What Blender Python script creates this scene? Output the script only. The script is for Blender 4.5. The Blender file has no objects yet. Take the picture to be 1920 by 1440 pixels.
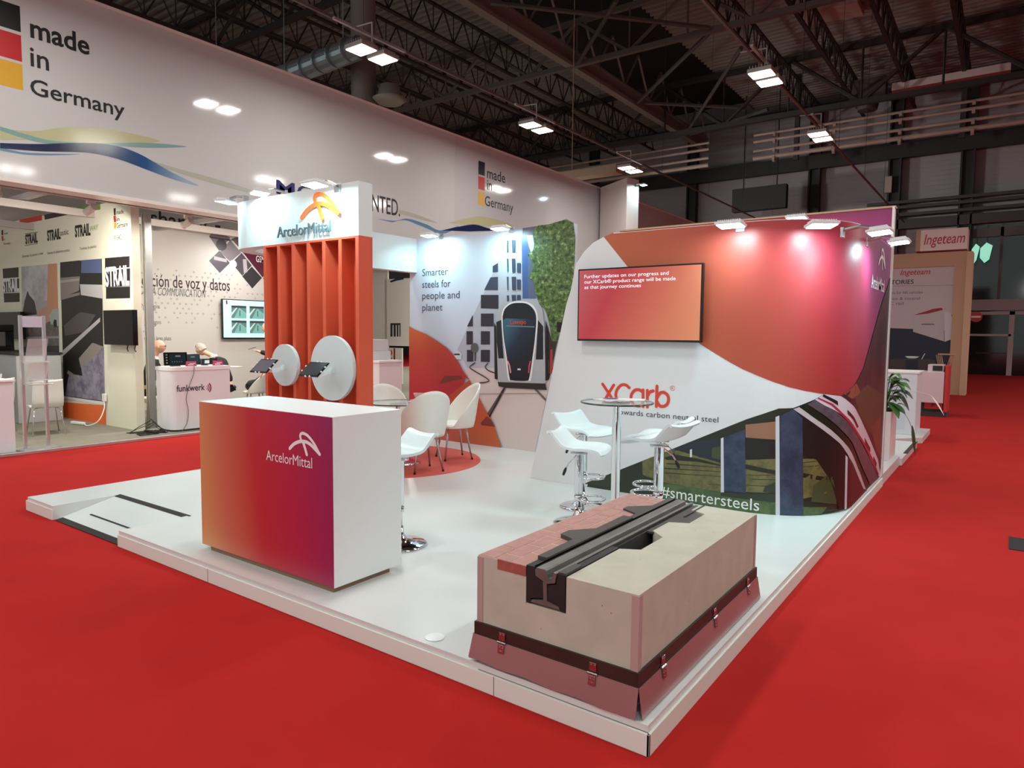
import bpy, bmesh, math, random
from mathutils import Vector, Matrix, geometry
random.seed(7)
S = bpy.context.scene
COL = S.collection
PI = math.pi

# ------------------------------------------------------------------ camera
YAW, PITCH, ROLL = 0.62582, 0.072948, 0.009546
F_ = Vector((-math.sin(YAW)*math.cos(PITCH), math.cos(YAW)*math.cos(PITCH), -math.sin(PITCH)))
R_ = Vector((math.cos(YAW), math.sin(YAW), 0)); U_ = R_.cross(F_)
R2 = R_*math.cos(ROLL)+U_*math.sin(ROLL); U2 = -R_*math.sin(ROLL)+U_*math.cos(ROLL)
cam_d = bpy.data.cameras.new('camera'); cam_d.sensor_width = 36; cam_d.lens = 24.109
cam_d.clip_start = .05; cam_d.clip_end = 200
cam = bpy.data.objects.new('camera', cam_d); COL.objects.link(cam)
cam.matrix_world = Matrix(((R2.x, U2.x, -F_.x, 0), (R2.y, U2.y, -F_.y, 0), (R2.z, U2.z, -F_.z, 1.6726), (0, 0, 0, 1)))
S.camera = cam

# ------------------------------------------------------------------ world, exposure
w = bpy.data.worlds.new('hall_world'); S.world = w; w.use_nodes = True
w.node_tree.nodes['Background'].inputs[0].default_value = (.93, 1.0, 1.0, 1)
w.node_tree.nodes['Background'].inputs[1].default_value = .62
S.view_settings.view_transform = 'Standard'; S.view_settings.look = 'None'
S.view_settings.exposure = 0.0; S.view_settings.gamma = 1; S.view_settings.use_curve_mapping = False

def area(name, loc, target, sx, sy, power, col=(1, 1, 1), spread=PI):
    d = bpy.data.lights.new(name, 'AREA'); d.shape = 'RECTANGLE'; d.size = sx; d.size_y = sy
    d.energy = power; d.color = col; d.spread = spread
    o = bpy.data.objects.new(name, d); COL.objects.link(o); o.location = loc
    o.rotation_euler = (Vector(target)-Vector(loc)).to_track_quat('-Z', 'Y').to_euler()
    return o
WARM = (1.0, .965, .93); COOL = (.53, .95, 1.0); NEUT = (1, .95, .88)
# hall high-bay lamps: (x, y) of each pair of lamps
HALL = [(-8.42, y) for y in (-5.9, -1.4, 3.2, 7.78, 12.45, 16.95)] + \
       [(-3.6, y) for y in (-5.9, -1.4, 3.2, 7.6, 12.3, 16.5)] + \
       [(1.2, y) for y in (-5.9, -1.4, 3.2, 7.6, 12.3)] + \
       [(6.0, y) for y in (-1.4, 3.2, 7.6, 12.3, 17)] + [(9.5, y) for y in (17, 22, 27, 32)] + [(13, y) for y in (22, 28, 34)] + [(-14.6, y) for y in (20, 25, 30)] + [(-20, y) for y in (14, 20, 26, 32)]  # these rows are added out of view to light aisle, far wall and roof
HALLZ = 6.07
for i, (x, y) in enumerate(HALL):
    for sy in (-.23, .23):
        area('hall_lamp_light', (x, y+sy, HALLZ-.015), (x, y+sy, 0), .36, .30, 33 if -10 < x < 8 else 120, WARM)

# ------------------------------------------------------------------ helpers
def lin(c):
    return tuple(((v/255)/12.92 if v/255 <= .04045 else ((v/255+.055)/1.055)**2.4) for v in c)
MATS = {}
def mat(name, rgb, rough=.5, metal=0, emit=0, noise=0, nscale=40, spec=.5, bump=0, coat=0, alpha=1):
    """procedural material: rgb in sRGB 0-255; noise = relative mottling of the base colour"""
    if name in MATS: return MATS[name]
    m = bpy.data.materials.new(name); m.use_nodes = True; nt = m.node_tree; b = nt.nodes['Principled BSDF']
    c = lin(rgb); b.inputs['Base Color'].default_value = (*c, 1)
    b.inputs['Roughness'].default_value = rough; b.inputs['Metallic'].default_value = metal
    b.inputs['Specular IOR Level'].default_value = spec
    if coat: b.inputs['Coat Weight'].default_value = coat; b.inputs['Coat Roughness'].default_value = .05
    if emit:
        b.inputs['Emission Color'].default_value = (*c, 1); b.inputs['Emission Strength'].default_value = emit
    if noise or bump:
        tc = nt.nodes.new('ShaderNodeTexCoord'); n = nt.nodes.new('ShaderNodeTexNoise')
        n.inputs['Scale'].default_value = nscale; n.inputs['Detail'].default_value = 4
        nt.links.new(tc.outputs['Object'], n.inputs['Vector'])
        if noise:
            r = nt.nodes.new('ShaderNodeMapRange')
            r.inputs['From Min'].default_value = .3; r.inputs['From Max'].default_value = .7
            r.inputs['To Min'].default_value = 1-noise; r.inputs['To Max'].default_value = 1+noise
            mx = nt.nodes.new('ShaderNodeVectorMath'); mx.operation = 'SCALE'
            mx.inputs[0].default_value = c
            nt.links.new(n.outputs['Fac'], r.inputs['Value']); nt.links.new(r.outputs[0], mx.inputs['Scale'])
            nt.links.new(mx.outputs[0], b.inputs['Base Color'])
        if bump:
            bp = nt.nodes.new('ShaderNodeBump'); bp.inputs['Strength'].default_value = bump
            bp.inputs['Distance'].default_value = .01
            nt.links.new(n.outputs['Fac'], bp.inputs['Height']); nt.links.new(bp.outputs[0], b.inputs['Normal'])
    MATS[name] = m; return m

def ramp_mat(name, stops, p0, p1, rough=.4, spec=.5, coat=0, emit=0, axis2=None):
    """gradient printed along the UV (metres) line p0 -> p1"""
    if name in MATS: return MATS[name]
    m = bpy.data.materials.new(name); m.use_nodes = True; nt = m.node_tree; b = nt.nodes['Principled BSDF']
    uv = nt.nodes.new('ShaderNodeUVMap'); uv.uv_map = 'UV'
    d = (p1[0]-p0[0], p1[1]-p0[1]); L = d[0]**2+d[1]**2
    sub = nt.nodes.new('ShaderNodeVectorMath'); sub.operation = 'SUBTRACT'; sub.inputs[1].default_value = (*p0, 0)
    dt = nt.nodes.new('ShaderNodeVectorMath'); dt.operation = 'DOT_PRODUCT'; dt.inputs[1].default_value = (d[0]/L, d[1]/L, 0)
    cr = nt.nodes.new('ShaderNodeValToRGB'); el = cr.color_ramp.elements
    el[0].position = stops[0][0]; el[0].color = (*lin(stops[0][1]), 1)
    el[1].position = stops[-1][0]; el[1].color = (*lin(stops[-1][1]), 1)
    for pos, c in stops[1:-1]:
        e = el.new(pos); e.color = (*lin(c), 1)
    nt.links.new(uv.outputs[0], sub.inputs[0]); nt.links.new(sub.outputs[0], dt.inputs[0])
    nt.links.new(dt.outputs['Value'], cr.inputs[0]); nt.links.new(cr.outputs[0], b.inputs['Base Color'])
    b.inputs['Roughness'].default_value = rough; b.inputs['Specular IOR Level'].default_value = spec
    if coat: b.inputs['Coat Weight'].default_value = coat; b.inputs['Coat Roughness'].default_value = .08
    if emit:
        nt.links.new(cr.outputs[0], b.inputs['Emission Color']); b.inputs['Emission Strength'].default_value = emit
    MATS[name] = m; return m

def speckle(name, c1, c2, scale, rough=.5, c3=None):
    """mottled print (foliage, photo detail) in UV metres"""
    if name in MATS: return MATS[name]
    m = bpy.data.materials.new(name); m.use_nodes = True; nt = m.node_tree; b = nt.nodes['Principled BSDF']
    uv = nt.nodes.new('ShaderNodeUVMap'); uv.uv_map = 'UV'
    n = nt.nodes.new('ShaderNodeTexNoise'); n.inputs['Scale'].default_value = scale; n.inputs['Detail'].default_value = 6
    n.inputs['Roughness'].default_value = .7
    cr = nt.nodes.new('ShaderNodeValToRGB'); el = cr.color_ramp.elements
    el[0].position = .40; el[0].color = (*lin(c1), 1); el[1].position = .58; el[1].color = (*lin(c2), 1)
    if c3: e = el.new(.66); e.color = (*lin(c3), 1)
    nt.links.new(uv.outputs[0], n.inputs['Vector']); nt.links.new(n.outputs['Fac'], cr.inputs[0])
    nt.links.new(cr.outputs[0], b.inputs['Base Color']); b.inputs['Roughness'].default_value = rough
    MATS[name] = m; return m

def glass(name, rgb=(225, 235, 235), rough=.02, alpha=.25):
    """thin clear sheet: mix of transparent and glossy"""
    if name in MATS: return MATS[name]
    m = bpy.data.materials.new(name); m.use_nodes = True; nt = m.node_tree
    b = nt.nodes['Principled BSDF']; b.inputs['Base Color'].default_value = (*lin(rgb), 1)
    b.inputs['Roughness'].default_value = rough
    b.inputs['Alpha'].default_value = alpha
    MATS[name] = m; return m

def tag(o, label=None, cat=None, group=None, kind=None):
    if label: o['label'] = label
    if cat: o['category'] = cat
    if group: o['group'] = group
    if kind: o['kind'] = kind
    return o
def thing(name, label, cat, loc=(0, 0, 0), rz=0, group=None):
    o = bpy.data.objects.new(name, None); COL.objects.link(o); o.empty_display_size = .1
    o.location = loc; o.rotation_euler = (0, 0, rz)
    return tag(o, label, cat, group)
def mk(name, bm, m, parent=None, smooth=False, label=None):
    me = bpy.data.meshes.new(name); bm.normal_update(); bm.to_mesh(me); bm.free()
    for k in (m if isinstance(m, (list, tuple)) else [m]): me.materials.append(k)
    if smooth:
        for p in me.polygons: p.use_smooth = True
    o = bpy.data.objects.new(name, me); COL.objects.link(o)
    if parent: o.parent = parent
    if label: o['label'] = label
    return o
def B(): return bmesh.new()
def box(bm, x0, x1, y0, y1, z0, z1, mi=0, bev=0):
    vs = [bm.verts.new((x, y, z)) for x in (x0, x1) for y in (y0, y1) for z in (z0, z1)]
    fs = []
    for f in ((0, 1, 3, 2), (4, 6, 7, 5), (0, 4, 5, 1), (2, 3, 7, 6), (0, 2, 6, 4), (1, 5, 7, 3)):
        fc = bm.faces.new([vs[i] for i in f]); fc.material_index = mi; fs.append(fc)
    if bev:
        es = list({e for f in fs for e in f.edges})
        r = bmesh.ops.bevel(bm, geom=es, offset=bev, segments=2, affect='EDGES', profile=.5)
        for f in r['faces']: f.material_index = mi
    return vs
def obox(bm, M, sx, sy, sz, mi=0, bev=0):
    """box of size s centred at origin then transformed by M"""
    t = bmesh.new(); box(t, -sx/2, sx/2, -sy/2, sy/2, -sz/2, sz/2, mi, bev)
    bmesh.ops.transform(t, matrix=M, verts=t.verts); add(bm, t)
def add(bm, t):
    me = bpy.data.meshes.new('tmp'); t.to_mesh(me); t.free(); bm.from_mesh(me); bpy.data.meshes.remove(me)
def bar(bm, p, q, r=.02, n=8, r2=None, square=False, mi=0):
    p, q = Vector(p), Vector(q); d = q-p; L = d.length
    if L < 1e-6: return
    t = bmesh.new()
    if square: box(t, -r, r, -(r2 or r), (r2 or r), -L/2, L/2)
    else: bmesh.ops.create_cone(t, cap_ends=True, segments=n, radius1=r, radius2=r if r2 is None else r2, depth=L)
    for f in t.faces: f.material_index = mi
    bmesh.ops.transform(t, matrix=Matrix.Translation((p+q)/2) @ d.to_track_quat('Z', 'Y').to_matrix().to_4x4(), verts=t.verts)
    add(bm, t)
def tube(bm, pts, r, n=8, closed=False, rs=None, mi=0):
    pts = [Vector(p) for p in pts]; N = len(pts); rings = []
    prev = None
    for i, p in enumerate(pts):
        a = pts[(i-1) % N] if (closed or i > 0) else p; b = pts[(i+1) % N] if (closed or i < N-1) else p
        d = (b-a).normalized()
        if prev is None: u = d.orthogonal().normalized()
        else: u = (prev-d*prev.dot(d)).normalized()
        prev = u; v = d.cross(u); rr = rs[i] if rs else r
        rings.append([bm.verts.new(p+(u*math.cos(t)+v*math.sin(t))*rr) for t in [2*PI*k/n for k in range(n)]])
    for i in range(N if closed else N-1):
        A, Bq = rings[i], rings[(i+1) % N]
        off = 0
        if closed and i == N-1:
            off = min(range(n), key=lambda k: (A[0].co-Bq[k].co).length)
        for k in range(n):
            f = bm.faces.new((A[k], A[(k+1) % n], Bq[(k+1+off) % n], Bq[(k+off) % n])); f.material_index = mi
    if not closed:
        bm.faces.new(rings[0][::-1]).material_index = mi; bm.faces.new(rings[-1]).material_index = mi
def lathe(bm, prof, n=32, c=(0, 0, 0), mi=0):
    rings = []
    for r, z in prof:
        if r < 1e-5: rings.append([bm.verts.new((c[0], c[1], c[2]+z))])
        else: rings.append([bm.verts.new((c[0]+r*math.cos(2*PI*k/n), c[1]+r*math.sin(2*PI*k/n), c[2]+z)) for k in range(n)])
    for A, Bq in zip(rings, rings[1:]):
        for k in range(n):
            a, b = A[k % len(A)], A[(k+1) % len(A)]; c_, d = Bq[(k+1) % len(Bq)], Bq[k % len(Bq)]
            vs = []
            for v in (a, b, c_, d):
                if v not in vs: vs.append(v)
            if len(vs) > 2: bm.faces.new(vs).material_index = mi
    bmesh.ops.recalc_face_normals(bm, faces=bm.faces)
def prism(bm, poly, z0, z1, mi=0, axis='z'):
    """extrude a 2D polygon; axis z: (x,y); y: (x,z) between y=z0..z1; x: (y,z)"""
    f3 = {'z': lambda a, b, c: (a, b, c), 'y': lambda a, b, c: (a, c, b), 'x': lambda a, b, c: (c, a, b)}[axis]
    lo = [bm.verts.new(f3(a, b, z0)) for a, b in poly]; hi = [bm.verts.new(f3(a, b, z1)) for a, b in poly]
    n = len(poly); fs = [bm.faces.new(lo[::-1]), bm.faces.new(hi)]
    for i in range(n): fs.append(bm.faces.new((lo[i], lo[(i+1) % n], hi[(i+1) % n], hi[i])))
    for f in fs: f.material_index = mi
    bmesh.ops.recalc_face_normals(bm, faces=fs)
    bmesh.ops.triangulate(bm, faces=fs[:2])

# surfaces that carry printed graphics: (a, b, offset) -> point in space
def fr_y(y): return lambda a, b, o=0: Vector((a, y-o, b))          # faces the camera side (-y)
def fr_x(x): return lambda a, b, o=0: Vector((x+o, a, b))          # faces +x
def fr_z(z): return lambda a, b, o=0: Vector((a, b, z+o))
def fr_m(M): return lambda a, b, o=0: M @ Vector((a, b, o))
WC, WR = (-1.87, 6.82), .77; WA = WR*PI/2
def fr_w(s, b, o=0):                                               # the curved display wall, s metres along its plan
    if s <= 0: return Vector((WC[0]+s, WC[1]-WR-o, b))
    if s >= WA: return Vector((WC[0]+WR+o, WC[1]+s-WA, b))
    t = s/WR
    return Vector((WC[0]+(WR+o)*math.sin(t), WC[1]-(WR+o)*math.cos(t), b))
WCUTS = [WA*k/14 for k in range(15)]
def print_faces(bm, fr, shapes, off0=.0015, step=.0007, cuts=None):
    """flat printed shapes [(polygon, material index)], each laid a hair above the one before"""
    uvl = bm.loops.layers.uv.get('UV') or bm.loops.layers.uv.new('UV')
    for k, (poly, mi) in enumerate(shapes):
        t = bmesh.new(); vs = [t.verts.new((a, b, 0)) for a, b in poly]
        tri = geometry.tessellate_polygon([[Vector((a, b, 0)) for a, b in poly]])
        for q in tri:
            try: t.faces.new([vs[i] for i in q])
            except ValueError: pass
        if cuts:
            for cx in cuts:
                bmesh.ops.bisect_plane(t, geom=list(t.verts)+list(t.edges)+list(t.faces), plane_co=(cx, 0, 0), plane_no=(1, 0, 0))
        off = off0+step*k
        mp = {v: bm.verts.new(fr(v.co.x, v.co.y, off)) for v in t.verts}
        n = (fr(0, 0, 1)-fr(0, 0, 0))
        for f in t.faces:
            vv = list(f.verts)
            try: nf = bm.faces.new([mp[v] for v in vv])
            except ValueError: continue
            nf.normal_update()
            m0 = f.calc_center_median()
            if nf.normal.dot(fr(m0.x, m0.y, 1)-fr(m0.x, m0.y, 0)) < 0:
                nf.normal_flip()
            nf.material_index = mi
            inv = {mp[v]: v for v in vv}
            for l in nf.loops: l[uvl].uv = inv[l.vert].co.xy
        t.free()
def decal(name, fr, shapes, parent, label=None, off0=.0015, step=.00015, cuts=None):
    mats = []
    for _, m in shapes:
        if m not in mats: mats.append(m)
    bm = B(); print_faces(bm, fr, [(p, mats.index(m)) for p, m in shapes], off0, step, cuts)
    return mk(name, bm, mats, parent, smooth=bool(cuts), label=label)
def rect(a0, a1, b0, b1): return [(a0, b0), (a1, b0), (a1, b1), (a0, b1)]
def circ(a, b, r, n=40, t0=0, t1=2*PI): return [(a+r*math.cos(t0+(t1-t0)*k/n), b+r*math.sin(t0+(t1-t0)*k/n)) for k in range(n)]
def smooth_path(pts, n=8):
    out = []; P = [pts[0]]+list(pts)+[pts[-1]]
    for i in range(1, len(P)-2):
        for k in range(n):
            t = k/n; q = []
            for c in range(len(pts[0])):
                p0, p1, p2, p3 = (P[i-1][c], P[i][c], P[i+1][c], P[i+2][c])
                q.append(.5*((2*p1)+(-p0+p2)*t+(2*p0-5*p1+4*p2-p3)*t*t+(-p0+3*p1-3*p2+p3)*t**3))
            out.append(tuple(q))
    out.append(tuple(pts[-1])); return out
def stroke(pts, wd, sm=True, ws=None):
    """outline polygon of a brush stroke with round ends"""
    if sm: pts = smooth_path(pts)
    N = len(pts); Lf, Rt = [], []
    for i, p in enumerate(pts):
        a = pts[max(i-1, 0)]; b = pts[min(i+1, N-1)]; dx, dy = b[0]-a[0], b[1]-a[1]; L = math.hypot(dx, dy) or 1
        h = (ws(i/(N-1)) if ws else wd)/2
        Lf.append((p[0]-dy/L*h, p[1]+dx/L*h)); Rt.append((p[0]+dy/L*h, p[1]-dx/L*h))
    a = math.atan2(pts[-1][1]-pts[-2][1], pts[-1][0]-pts[-2][0]); h = (ws(1) if ws else wd)/2
    cap = [(pts[-1][0]+h*math.cos(a+PI/2-PI*k/6), pts[-1][1]+h*math.sin(a+PI/2-PI*k/6)) for k in range(1, 6)]
    a = math.atan2(pts[0][1]-pts[1][1], pts[0][0]-pts[1][0]); h = (ws(0) if ws else wd)/2
    cap0 = [(pts[0][0]+h*math.cos(a+PI/2-PI*k/6), pts[0][1]+h*math.sin(a+PI/2-PI*k/6)) for k in range(1, 6)]
    return Lf+cap+Rt[::-1]+cap0
def text(name, s, fr, a, b, h, wd, m, parent, bold=0, shear=0, ext=0, off=.003, slope=0, label=None, cuts=None, space=1):
    """lettering: baseline starts at (a,b) on surface fr, capital height h, total width wd"""
    cu = bpy.data.curves.new('txt', 'FONT'); cu.body = s; cu.size = 1; cu.offset = bold; cu.shear = shear; cu.space_character = space
    cu.resolution_u = 3
    o = bpy.data.objects.new('txt', cu); COL.objects.link(o)
    dg = bpy.context.evaluated_depsgraph_get(); dg.update()
    me = bpy.data.meshes.new_from_object(o.evaluated_get(dg))
    bpy.data.objects.remove(o); bpy.data.curves.remove(cu)
    x0 = min(v.co.x for v in me.vertices); x1 = max(v.co.x for v in me.vertices)
    kx = wd/(x1-x0); ky = h/.70
    bm = B(); bm.from_mesh(me); bpy.data.meshes.remove(me)
    bmesh.ops.remove_doubles(bm, verts=bm.verts, dist=1e-4)
    for v in bm.verts:
        xx = (v.co.x-x0)*kx; v.co = (a+xx, b+v.co.y*ky+slope*xx, 0)
    if cuts:
        for cx in cuts:
            bmesh.ops.bisect_plane(bm, geom=list(bm.verts)+list(bm.edges)+list(bm.faces), plane_co=(cx, 0, 0), plane_no=(1, 0, 0))
    if ext:
        r = bmesh.ops.extrude_face_region(bm, geom=list(bm.faces))
        for v in [g for g in r['geom'] if isinstance(g, bmesh.types.BMVert)]: v.co.z = ext
    for v in bm.verts: v.co = fr(v.co.x, v.co.y, off+v.co.z)
    bmesh.ops.recalc_face_normals(bm, faces=bm.faces)
    return mk(name, bm, m, parent, label=label)
def copy_tree(o, parent=None):
    c = o.copy(); COL.objects.link(c); c.parent = parent
    for ch in [k for k in KIDS.get(o.name, [])]: copy_tree(ch, c)
    return c
def kids_of(o): return [k for k in COL.objects if k.parent == o]
def clone(o, parent=None):
    c = o.copy(); COL.objects.link(c); c.parent = parent
    for ch in kids_of(o): clone(ch, c)
    return c
def amlogo(fr, a, b, s, m, parent, ext=0, off=.003, name='logo_emblem', label=None, sy=.76, cuts=None):
    """star emblem made of three brush strokes; s = width in metres, (a,b) = left foot"""
    def T(P): return [(a+x*s, b+y*s*sy) for x, y in P]
    arc = stroke(T([(0, .02), (.17, .18), (.42, .28), (.68, .24), (1, 0)]), s*.075)
    leg = stroke(T([(.47, .24), (.53, .08), (.58, -.07)]), s*.075)
    loop = stroke(T([(.40, .30), (.37, .44), (.45, .51), (.62, .46), (.82, .27), (1, 0)]), s*.065)
    bm = B()
    print_faces(bm, fr, [(arc, 0), (leg, 0), (loop, 0)], off, .0003, cuts)
    o = mk(name, bm, m, parent, label=label)
    if ext:
        md = o.modifiers.new('solid', 'SOLIDIFY'); md.thickness = ext; md.offset = 1
    return o

# ------------------------------------------------------------------ materials
WHITE = mat('white_laminate', (234, 240, 240), .35, noise=.01, nscale=3)
WHITE2 = mat('white_paint', (232, 230, 226), .55)
OFFW = mat('warm_white_panel', (226, 222, 210), .5)
PLASTIC = mat('white_moulded_plastic', (238, 238, 230), .35)
CHROME = mat('chrome', (225, 225, 228), .07, 1)
STEEL = mat('brushed_steel', (190, 190, 190), .3, 1)
ALU = mat('aluminium_profile', (200, 200, 198), .35, .8)
BLACK = mat('black_rubber', (28, 27, 27), .6, noise=.15, nscale=30)
BLACKG = mat('black_gloss', (14, 14, 16), .12)
DARK = mat('dark_grey', (48, 46, 46), .6)
ORANGE = mat('orange_paint', (208, 84, 54), .55)
INK = mat('black_ink', (30, 28, 30), .5)
INK2 = mat('grey_ink', (95, 95, 100), .5)
PW = mat('printed_white', (238, 238, 240), .4)

# ================================================================== THE HALL
CARPET = mat('red_carpet', (176, 34, 31), .95, noise=.05, nscale=2.2, spec=.15)
bm = B(); box(bm, -45, 16, -8, 39, -.05, 0)
tag(mk('floor', bm, CARPET), 'red exhibition carpet of the hall floor', 'floor', kind='structure')
DECK = mat('roof_deck', (122, 118, 112), .7)
DKB = mat('dark_opening', (16, 15, 15), .9)
BEAM = mat('beam_grey', (92, 84, 78), .6)
JOIST = mat('joist_brown', (40, 33, 30), .7)
def corrugated(x0, x1, z, y0=-8, y1=38.6, pitch=.36, dep=.1):
    bm = B(); y = y0; prof = []
    while y < y1:
        prof += [(y, z), (y+pitch*.35, z), (y+pitch*.5, z+dep), (y+pitch*.85, z+dep)]; y += pitch
    lo = [bm.verts.new((x0, a, b)) for a, b in prof]; hi = [bm.verts.new((x1, a, b)) for a, b in prof]
    for i in range(len(prof)-1): bm.faces.new((lo[i], lo[i+1], hi[i+1], hi[i]))
    return bm
bm = corrugated(-11.8, 16, 13.9); t = corrugated(-45, -16.8, 13.9); add(bm, t)
box(bm, -16.8, -11.8, -8, 38.6, 14.4, 14.5, 1); box(bm, -11.82, -11.8, -8, 38.6, 13.9, 14.4, 1); box(bm, -16.8, -16.78, -8, 38.6, 13.9, 14.4, 1)
tag(mk('ceiling', bm, [DECK, DKB]), 'corrugated dark steel roof deck', 'ceiling', kind='structure')
WALLP = mat('wall_panels', (138, 134, 136), .7, noise=.06, nscale=.8)
bm = B(); box(bm, -45, 16, 38.6, 38.8, 4.4, 15)
for k in range(46): box(bm, -45, 16, 38.57, 38.6, 4.5+k*.22, 4.5+k*.22+.05)
tag(mk('wall_back', bm, WALLP), 'ribbed grey panels of the far hall wall', 'wall', kind='structure')
bm = B(); box(bm, -45, -1.5, 38.6, 38.8, 0, 4.4); box(bm, 1.2, 16, 38.6, 38.8, 0, 4.4)
tag(mk('wall_back_lower', bm, mat('lower_wall', (62, 56, 56), .7)), 'dark lower part of the far hall wall', 'wall', kind='structure')
bm = B(); box(bm, -45.2, -45, -8, 39, 0, 15)
tag(mk('wall_left', bm, mat('wall_dark', (70, 64, 62), .8)), 'dark far left hall wall', 'wall', kind='structure')
bm = B(); box(bm, 16, 16.2, -8, 39, 0, 15)
tag(mk('wall_right', bm, mat('wall_dark', (70, 64, 62), .8)), 'dark right hall wall', 'wall', kind='structure')

# steel columns on the far wall
for k, x in enumerate((-21.5, -15.1, -8.55, -4.9, -1.95, 1.6)):
    bm = B(); box(bm, x-.28, x-.2, 38.1, 38.5, 0, 13.2); box(bm, x+.2, x+.28, 38.1, 38.5, 0, 13.2); box(bm, x-.2, x+.2, 38.28, 38.33, 0, 13.2)
    o = mk('steel_column', bm, mat('column_black', (30, 27, 28), .6))
    tag(o, ['dark steel wall column far behind the green tree print', 'dark steel column on far wall above the pale screen fin', 'dark steel column on far wall above the middle flood lamps',
            'dark steel column on far wall beside the magenta wall corner', 'dark steel column on far wall right of the cube sign', 'dark steel column at the far right of the hall wall'][k], 'column', 'steel columns along the far wall')
# horizontal girders on the far wall
bm = B(); box(bm, -45, 16, 38.0, 38.3, 10.25, 10.95); box(bm, -45, 16, 37.9, 38.3, 13.1, 13.4)
tag(mk('wall_girder', bm, mat('column_black', (30, 27, 28), .6)), 'dark horizontal steel girder across the far wall top', 'girder')
bm = B()
for z in (7.55, 7.9, 8.15): bar(bm, (-6, 38.0, z), (6, 38.0, z), .07, square=True)
box(bm, -6, 6, 38.1, 38.5, 6.9, 7.35)
tag(mk('lower_rail', bm, mat('rail_dark', (58, 52, 52), .6)), 'dark pipe rails on far wall above the cube sign', 'rail')
# main longitudinal beam and the joists
bm = B(); box(bm, -14.42, -14.1, 8, 38, 11.95, 12.1); box(bm, -14.3, -14.22, 8, 38, 12.1, 12.6); box(bm, -14.4, -14.12, 8, 38, 12.55, 12.62)
n = 12
for k in range(n):
    y0 = 8+k*2.5
    bar(bm, (-14.26, y0, 12.6), (-14.26, y0+1.25, 14.3), .05, 6); bar(bm, (-14.26, y0+1.25, 14.3), (-14.26, y0+2.5, 12.6), .05, 6)
tag(mk('roof_beam', bm, mat('beam_light', (120, 112, 104), .6)), 'long light grey main roof beam crossing the dark roof opening', 'beam')
def joist(x, y0, y1, z0=12.35, z1=13.35, seg=1.1):
    bm = B(); c = .05
    box(bm, x-.07, x+.07, y0, y1, z0-c, z0+.02); box(bm, x-.07, x+.07, y0, y1, z1-.02, z1+c)
    y = y0
    while y+seg <= y1+.01:
        bar(bm, (x, y, z0), (x, y+seg/2, z1), .03, 5); bar(bm, (x, y+seg/2, z1), (x, y+seg, z0), .03, 5)
        bar(bm, (x, y, z0), (x, y, z1), .025, 4); y += seg
    return bm
for k, x in enumerate((-8.4, -6.25, -4.1, -2.0, .1, 2.2)):
    tag(mk('roof_joist', joist(x, 12, 38), JOIST), ['first', 'second', 'third', 'fourth', 'fifth', 'sixth'][k]+' dark open-web joist to the right of the black roof opening', 'joist', 'open web roof joists right of the opening')
for k, x in enumerate((-17.2, -19.6, -22, -24.4, -26.8, -29.2, -31.6)):
    tag(mk('roof_joist', joist(x, 10, 38), JOIST), ['first', 'second', 'third', 'fourth', 'fifth', 'sixth', 'seventh'][k]+' dark open-web joist to the left of the light main beam', 'joist', 'open web roof joists left of the beam')
# cross trusses
def ctruss(y, x0, x1, zb, zt, nodes, m, r=.09):
    bm = B(); bar(bm, (x0, y, zb), (x1, y, zb), r, square=True); bar(bm, (x0, y, zt), (x1, y, zt), r, square=True)
    up = True; xs = [x0+(x1-x0)*k/nodes for k in range(nodes+1)]
    for a, b in zip(xs, xs[1:]):
        if up: bar(bm, (a, y, zb), (b, y, zt), r*.8, 6)
        else: bar(bm, (a, y, zt), (b, y, zb), r*.8, 6)
        bar(bm, (b, y, zb), (b, y, zt), r*.45, 5); up = not up
    return bm
tag(mk('cross_truss', ctruss(23.4, -34, 6, 12.0, 13.6, 18, BEAM), BEAM), 'nearer cross truss spanning under the roof deck', 'truss')
tag(mk('cross_truss', ctruss(31.8, -34, 6, 11.3, 13.6, 14, JOIST, .11), JOIST), 'farther dark cross truss just before the pipes', 'truss')
tag(mk('cross_truss', ctruss(15.0, -34, 6, 12.2, 13.6, 18, JOIST), JOIST), 'nearest dark cross truss at the top of the view', 'truss')
bm = B()
for a, b in ([(-13.675,17.588,12),(-8.698,23.165,12)], [(-10.369,19.671,12),(-13.851,23.269,12)], [(-13.924,28.624,12),(-8.842,23.563,12)], [(-13.681,28.875,12),(-10.178,32.041,12)], [(-13.688,33.915,12),(-8.333,25.406,12)], [(-13.819,34.61,12),(-9.448,32.805,12)]):
    bar(bm, a, b, .08, 6)
tag(mk('wind_bracing', bm, mat('brace_grey', (74, 68, 64), .6)), 'crossing round brace bars inside the black roof opening', 'brace')
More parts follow.
